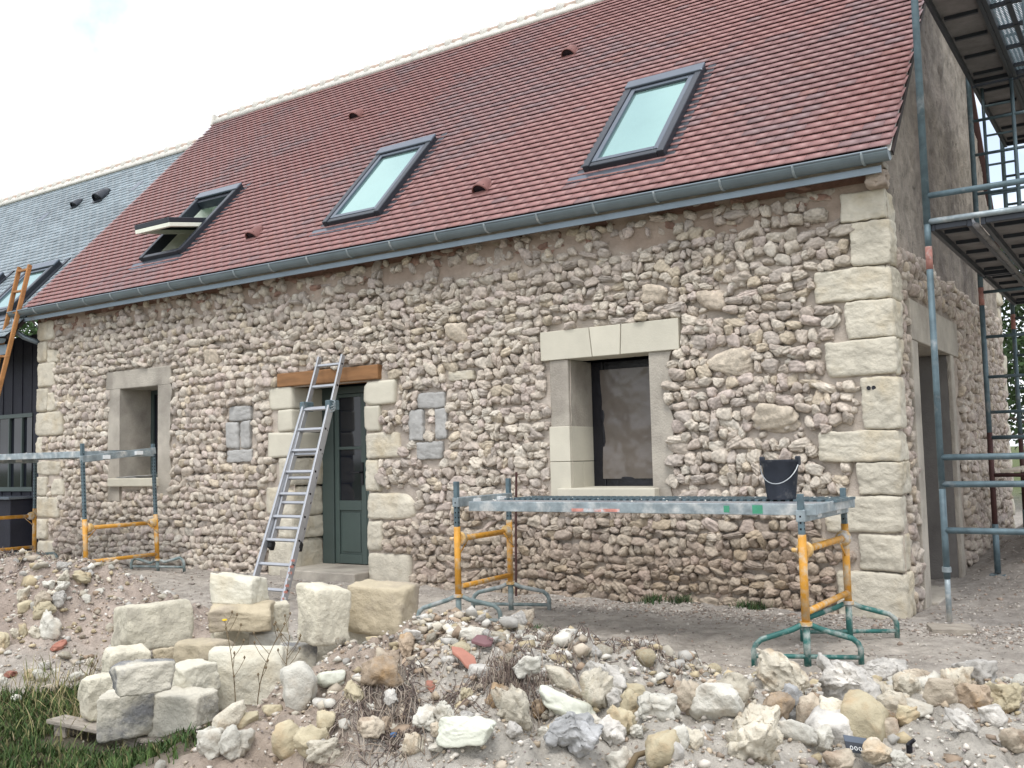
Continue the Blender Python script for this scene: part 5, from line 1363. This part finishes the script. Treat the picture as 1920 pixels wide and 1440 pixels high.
# ------------------------------------------------------------------ grass, roots, weeds
def blades(n, where, name, label, rg, hmin, hmax, pal, wd=.0035):
    x, y = where(n, rg); N = len(x); h = rg.uniform(hmin, hmax, N); a = rg.uniform(0, 6.28, N); ln = rg.uniform(.15, .95, N) * h
    dx, dy = np.cos(a), np.sin(a); px, py = -dy, dx; z = gz(x, y) - .008
    V = np.empty((N, 7, 3)); w_ = wd * rg.uniform(.6, 1.5, N)
    for i, t in enumerate((0, .4, .75)):
        bx, by, bz = x + dx * ln * t ** 1.8, y + dy * ln * t ** 1.8, z + h * (t - .25 * t * t * (ln / h))
        ww = w_ * (1 - .55 * t)
        V[:, 2 * i] = np.stack([bx - px * ww, by - py * ww, bz], -1); V[:, 2 * i + 1] = np.stack([bx + px * ww, by + py * ww, bz], -1)
    V[:, 6] = np.stack([x + dx * ln, y + dy * ln, z + h * (1 - .25 * ln / h)], -1)
    f = np.array([(0, 1, 3), (0, 3, 2), (2, 3, 5), (2, 5, 4), (4, 5, 6)])
    C = np.repeat((np.array(pal)[rg.integers(0, len(pal), N)] * rg.uniform(.7, 1.3, (N, 1)))[:, None], 7, 1)
    o = mesh_np(name, V.reshape(-1, 3), (f[None] + (np.arange(N) * 7)[:, None, None]).reshape(-1, 3), M['grass'], None, True, C.reshape(-1, 3), base=np.zeros(3), kind='stuff')
    o['label'] = label; o['category'] = 'grass'
def wh_grass(n, rg):
    x, y = rg.uniform(-7.0, -.8, n), rg.uniform(-7.2, -4.4, n)
    k = (rg.random(n) < grass_w(x, y) ** 1.5) & ~((x > -2.95) & (x < -1.85) & (y > -5.40) & (y < -4.2)); return x[k], y[k]
GP = [(.042, .078, .02), (.06, .10, .026), (.034, .062, .017), (.08, .11, .034), (.15, .14, .065), (.048, .09, .028)]
blades(95000, wh_grass, 'grass', 'green grass growing in the near left corner below the pallet', np.random.default_rng(71), .02, .085, GP)
def wh_dry(n, rg):
    x = np.concatenate([rg.normal(-6.6, .35, n // 2), rg.normal(-2.95, .14, n // 4), rg.normal(-3.7, .3, n // 4)]); y = np.concatenate([rg.normal(-3.75, .3, n // 2), rg.normal(-5.15, .16, n // 4), rg.normal(-4.95, .2, n // 4)]); return x, y
blades(1300, wh_dry, 'dry_grass', 'straw coloured dry grass by the left mound and pile', np.random.default_rng(72), .06, .20, [(.30, .25, .13), (.22, .21, .09), (.36, .30, .18), (.13, .15, .05)], .0026)
def wh_tufts(n, rg):
    c = np.array([(-3.0, -3.35), (-3.05, -3.2), (-1.9, -.12), (-1.25, -.1), (-2.2, -.12), (-2.45, -1.7), (-2.0, -2.05), (.9, 1.2), (-2.7, -3.5), (-.8, -3.75), (-.55, -3.65)])
    i = rg.integers(0, len(c), n); return c[i, 0] + rg.normal(0, .07, n), c[i, 1] + rg.normal(0, .035, n)
blades(1500, wh_tufts, 'grass_tufts', 'sparse green weeds at the wall foot and between blocks', np.random.default_rng(73), .03, .11, [(.04, .08, .035), (.05, .09, .03), (.09, .10, .05)], .004)

def roots(name, label, n, cx, cy, sx, sy, rg, L=.16, r=.0022, up=.05):
    b = MB(); pal_ = [(.26, .21, .165), (.17, .13, .11), (.34, .29, .24), (.12, .095, .085)]
    for i in range(n):
        x, y = rg.normal(cx, sx), rg.normal(cy, sy); a = rg.uniform(0, 6.28); l = rg.uniform(.4, 1.2) * L; pts = []; cv = rg.normal(0, 2.5)
        for k in range(5):
            t = k / 4; pts.append((x, y, float(gz(x, y)) + .006 + up * rg.uniform(.2, 1) * math.sin(math.pi * t))); a += cv * .25; x += math.cos(a) * l / 4; y += math.sin(a) * l / 4
        b.tube(pts, [r, r, r * .9, r * .8, r * .5], 4, cap=False, col=pal_[rg.integers(4)])
    o = b.build(name, M['straw'], None, cols=True, kind='stuff'); o['label'] = label; o['category'] = 'dry roots'
rg = np.random.default_rng(81)
cxy = FLAT[4][:2]
roots('dry_roots', 'mat of dry roots and straw on the left of the middle heap', 420, cxy[0] - .08, cxy[1] + .10, .13, .13, rg)
roots('dry_roots', 'thin dry twigs on the right slope of the middle heap', 230, -.62, -4.45, .22, .22, rg, .14)
roots('root_clump', 'dense fibrous root clump at the bottom of the middle heap', 380, -.42, -5.02, .06, .06, rg, .10, .0016, .075)
roots('dry_roots', 'dry twigs among the stones between heap and ridge', 130, -.25, -4.25, .13, .12, rg, .12)
roots('dry_roots', 'dark dead stems on the left shoulder of the earth mound', 260, -6.0, -4.0, .28, .10, rg, .22, .0035)

def weed(x, y, h, lean, label, flower=False):
    z = float(gz(x, y)); t = thing('dry_weed', label, 'weed', (x, y, z)); rg = np.random.default_rng(int(abs(x) * 1000))
    P = lambda k: np.array((x + lean[0] * k * k, y + lean[1] * k * k, z + h * k))
    s_ = MB().tube([P(k) for k in np.linspace(0, 1, 7)], [.0028, .0027, .0025, .0022, .002, .0018, .0015], 6)
    for k in np.linspace(.3, .95, 8):
        a = rg.uniform(0, 6.28); l = rg.uniform(.03, .08); q = P(k); s_.tube([q, q + np.array((math.cos(a) * l * .6, math.sin(a) * l * .6, l * .7)), q + np.array((math.cos(a) * l, math.sin(a) * l, l * 1.3))], .0015, 4)
        e = q + np.array((math.cos(a) * l, math.sin(a) * l, l * 1.3)); s_.tube([e, e + (0, 0, .008), e + (0, 0, .016)], [.002, .006, .002], 6)
    s_.build('stem', M['stalk'], t)
    if flower:
        q = P(1); b = MB()
        for i in range(10):
            a = i * .628; b.tube([q, q + np.array((math.cos(a) * .011, math.sin(a) * .011, .004))], [.002, .004], 5)
        b.build('petals', M['flower'], t)
weed(-1.93, -5.12, .42, (-.10, .02), 'thin dry weed with a yellow flower in front of the upright white block', True)
weed(-1.86, -5.05, .40, (.12, .06), 'dry seeded weed leaning right in front of the upright white block')
weed(-1.70, -5.02, .22, (.0, .03), 'short dry weed beside the lower right of the upright white block')
weed(-3.35, -4.98, .22, (.03, .02), 'dark dead stem standing in the grass left of the pile')

# ------------------------------------------------------------------ trees behind
def tree(x, y, h, cr, label, seed, n=5200, leaf=.085):
    rg = np.random.default_rng(seed); g = float(gz(x, y)); t = thing('tree', label, 'tree', (x, y, g), 'trees behind the house')
    tr = MB().tube([(x, y, g - .1), (x + .05, y, g + h * .25), (x - .05, y + .1, g + h * .55), (x, y, g + h * .85)], [.17, .13, .09, .03], 10)
    ends = []
    for i in range(9):
        a = rg.uniform(0, 6.28); k = rg.uniform(.12, .7); l = cr * rg.uniform(.5, .95); p = np.array((x, y, g + h * k)); q = p + np.array((math.cos(a) * l, math.sin(a) * l, l * rg.uniform(.2, .8)))
        tr.tube([p, (p + q) / 2 + (0, 0, .1), q], [.05, .035, .012], 6); ends.append(q)
    tr.build('trunk', M['bark'], t, smooth=True)
    cl = np.array([e + rg.normal(0, .3, 3) for e in ends for _ in range(4)] + [np.array((x, y, g + h * .5)) + rg.normal(0, 1, 3) * np.array((cr * .5, cr * .5, h * .24)) for _ in range(26)])
    i = rg.integers(0, len(cl), n); c = cl[i] + rg.normal(0, 1, (n, 3)) * np.array((.34, .34, .28)) * (cr / 2.2)
    c[:, 2] = np.maximum(c[:, 2], g + .05)
    d1 = rg.normal(size=(n, 3)); d1 /= np.linalg.norm(d1, axis=1)[:, None]; d2 = np.cross(d1, rg.normal(size=(n, 3))); d2 /= np.linalg.norm(d2, axis=1)[:, None]
    s_ = leaf * rg.uniform(.6, 1.3, (n, 1))
    V = np.stack([c - d1 * s_, c + d2 * s_ * .5, c + d1 * s_, c - d2 * s_ * .5], 1)
    tone = rg.uniform(.6, 1.35, len(cl))[i][:, None]
    C = np.repeat((np.array((.035, .062, .022)) * tone * rg.uniform(.7, 1.3, (n, 1)))[:, None], 4, 1)
    mesh_np('crown', V.reshape(-1, 3), np.arange(n * 4).reshape(-1, 4), M['leaves'], t, True, C.reshape(-1, 3))
tree(.3, 14.5, 6.0, 2.0, 'dark leafy tree seen between the scaffold poles behind the gable', 1)
tree(-1.7, 18.5, 6.8, 2.4, 'taller dark tree farther back behind the gable corner', 2)
tree(3.6, 15.5, 5.5, 2.2, 'bushy tree beyond the right edge of the scaffolding', 3)
tree(-33.5, 12.0, 11.6, 2.0, 'treetop just showing above the slate roof ridge at the far left', 4, 3500, .13)
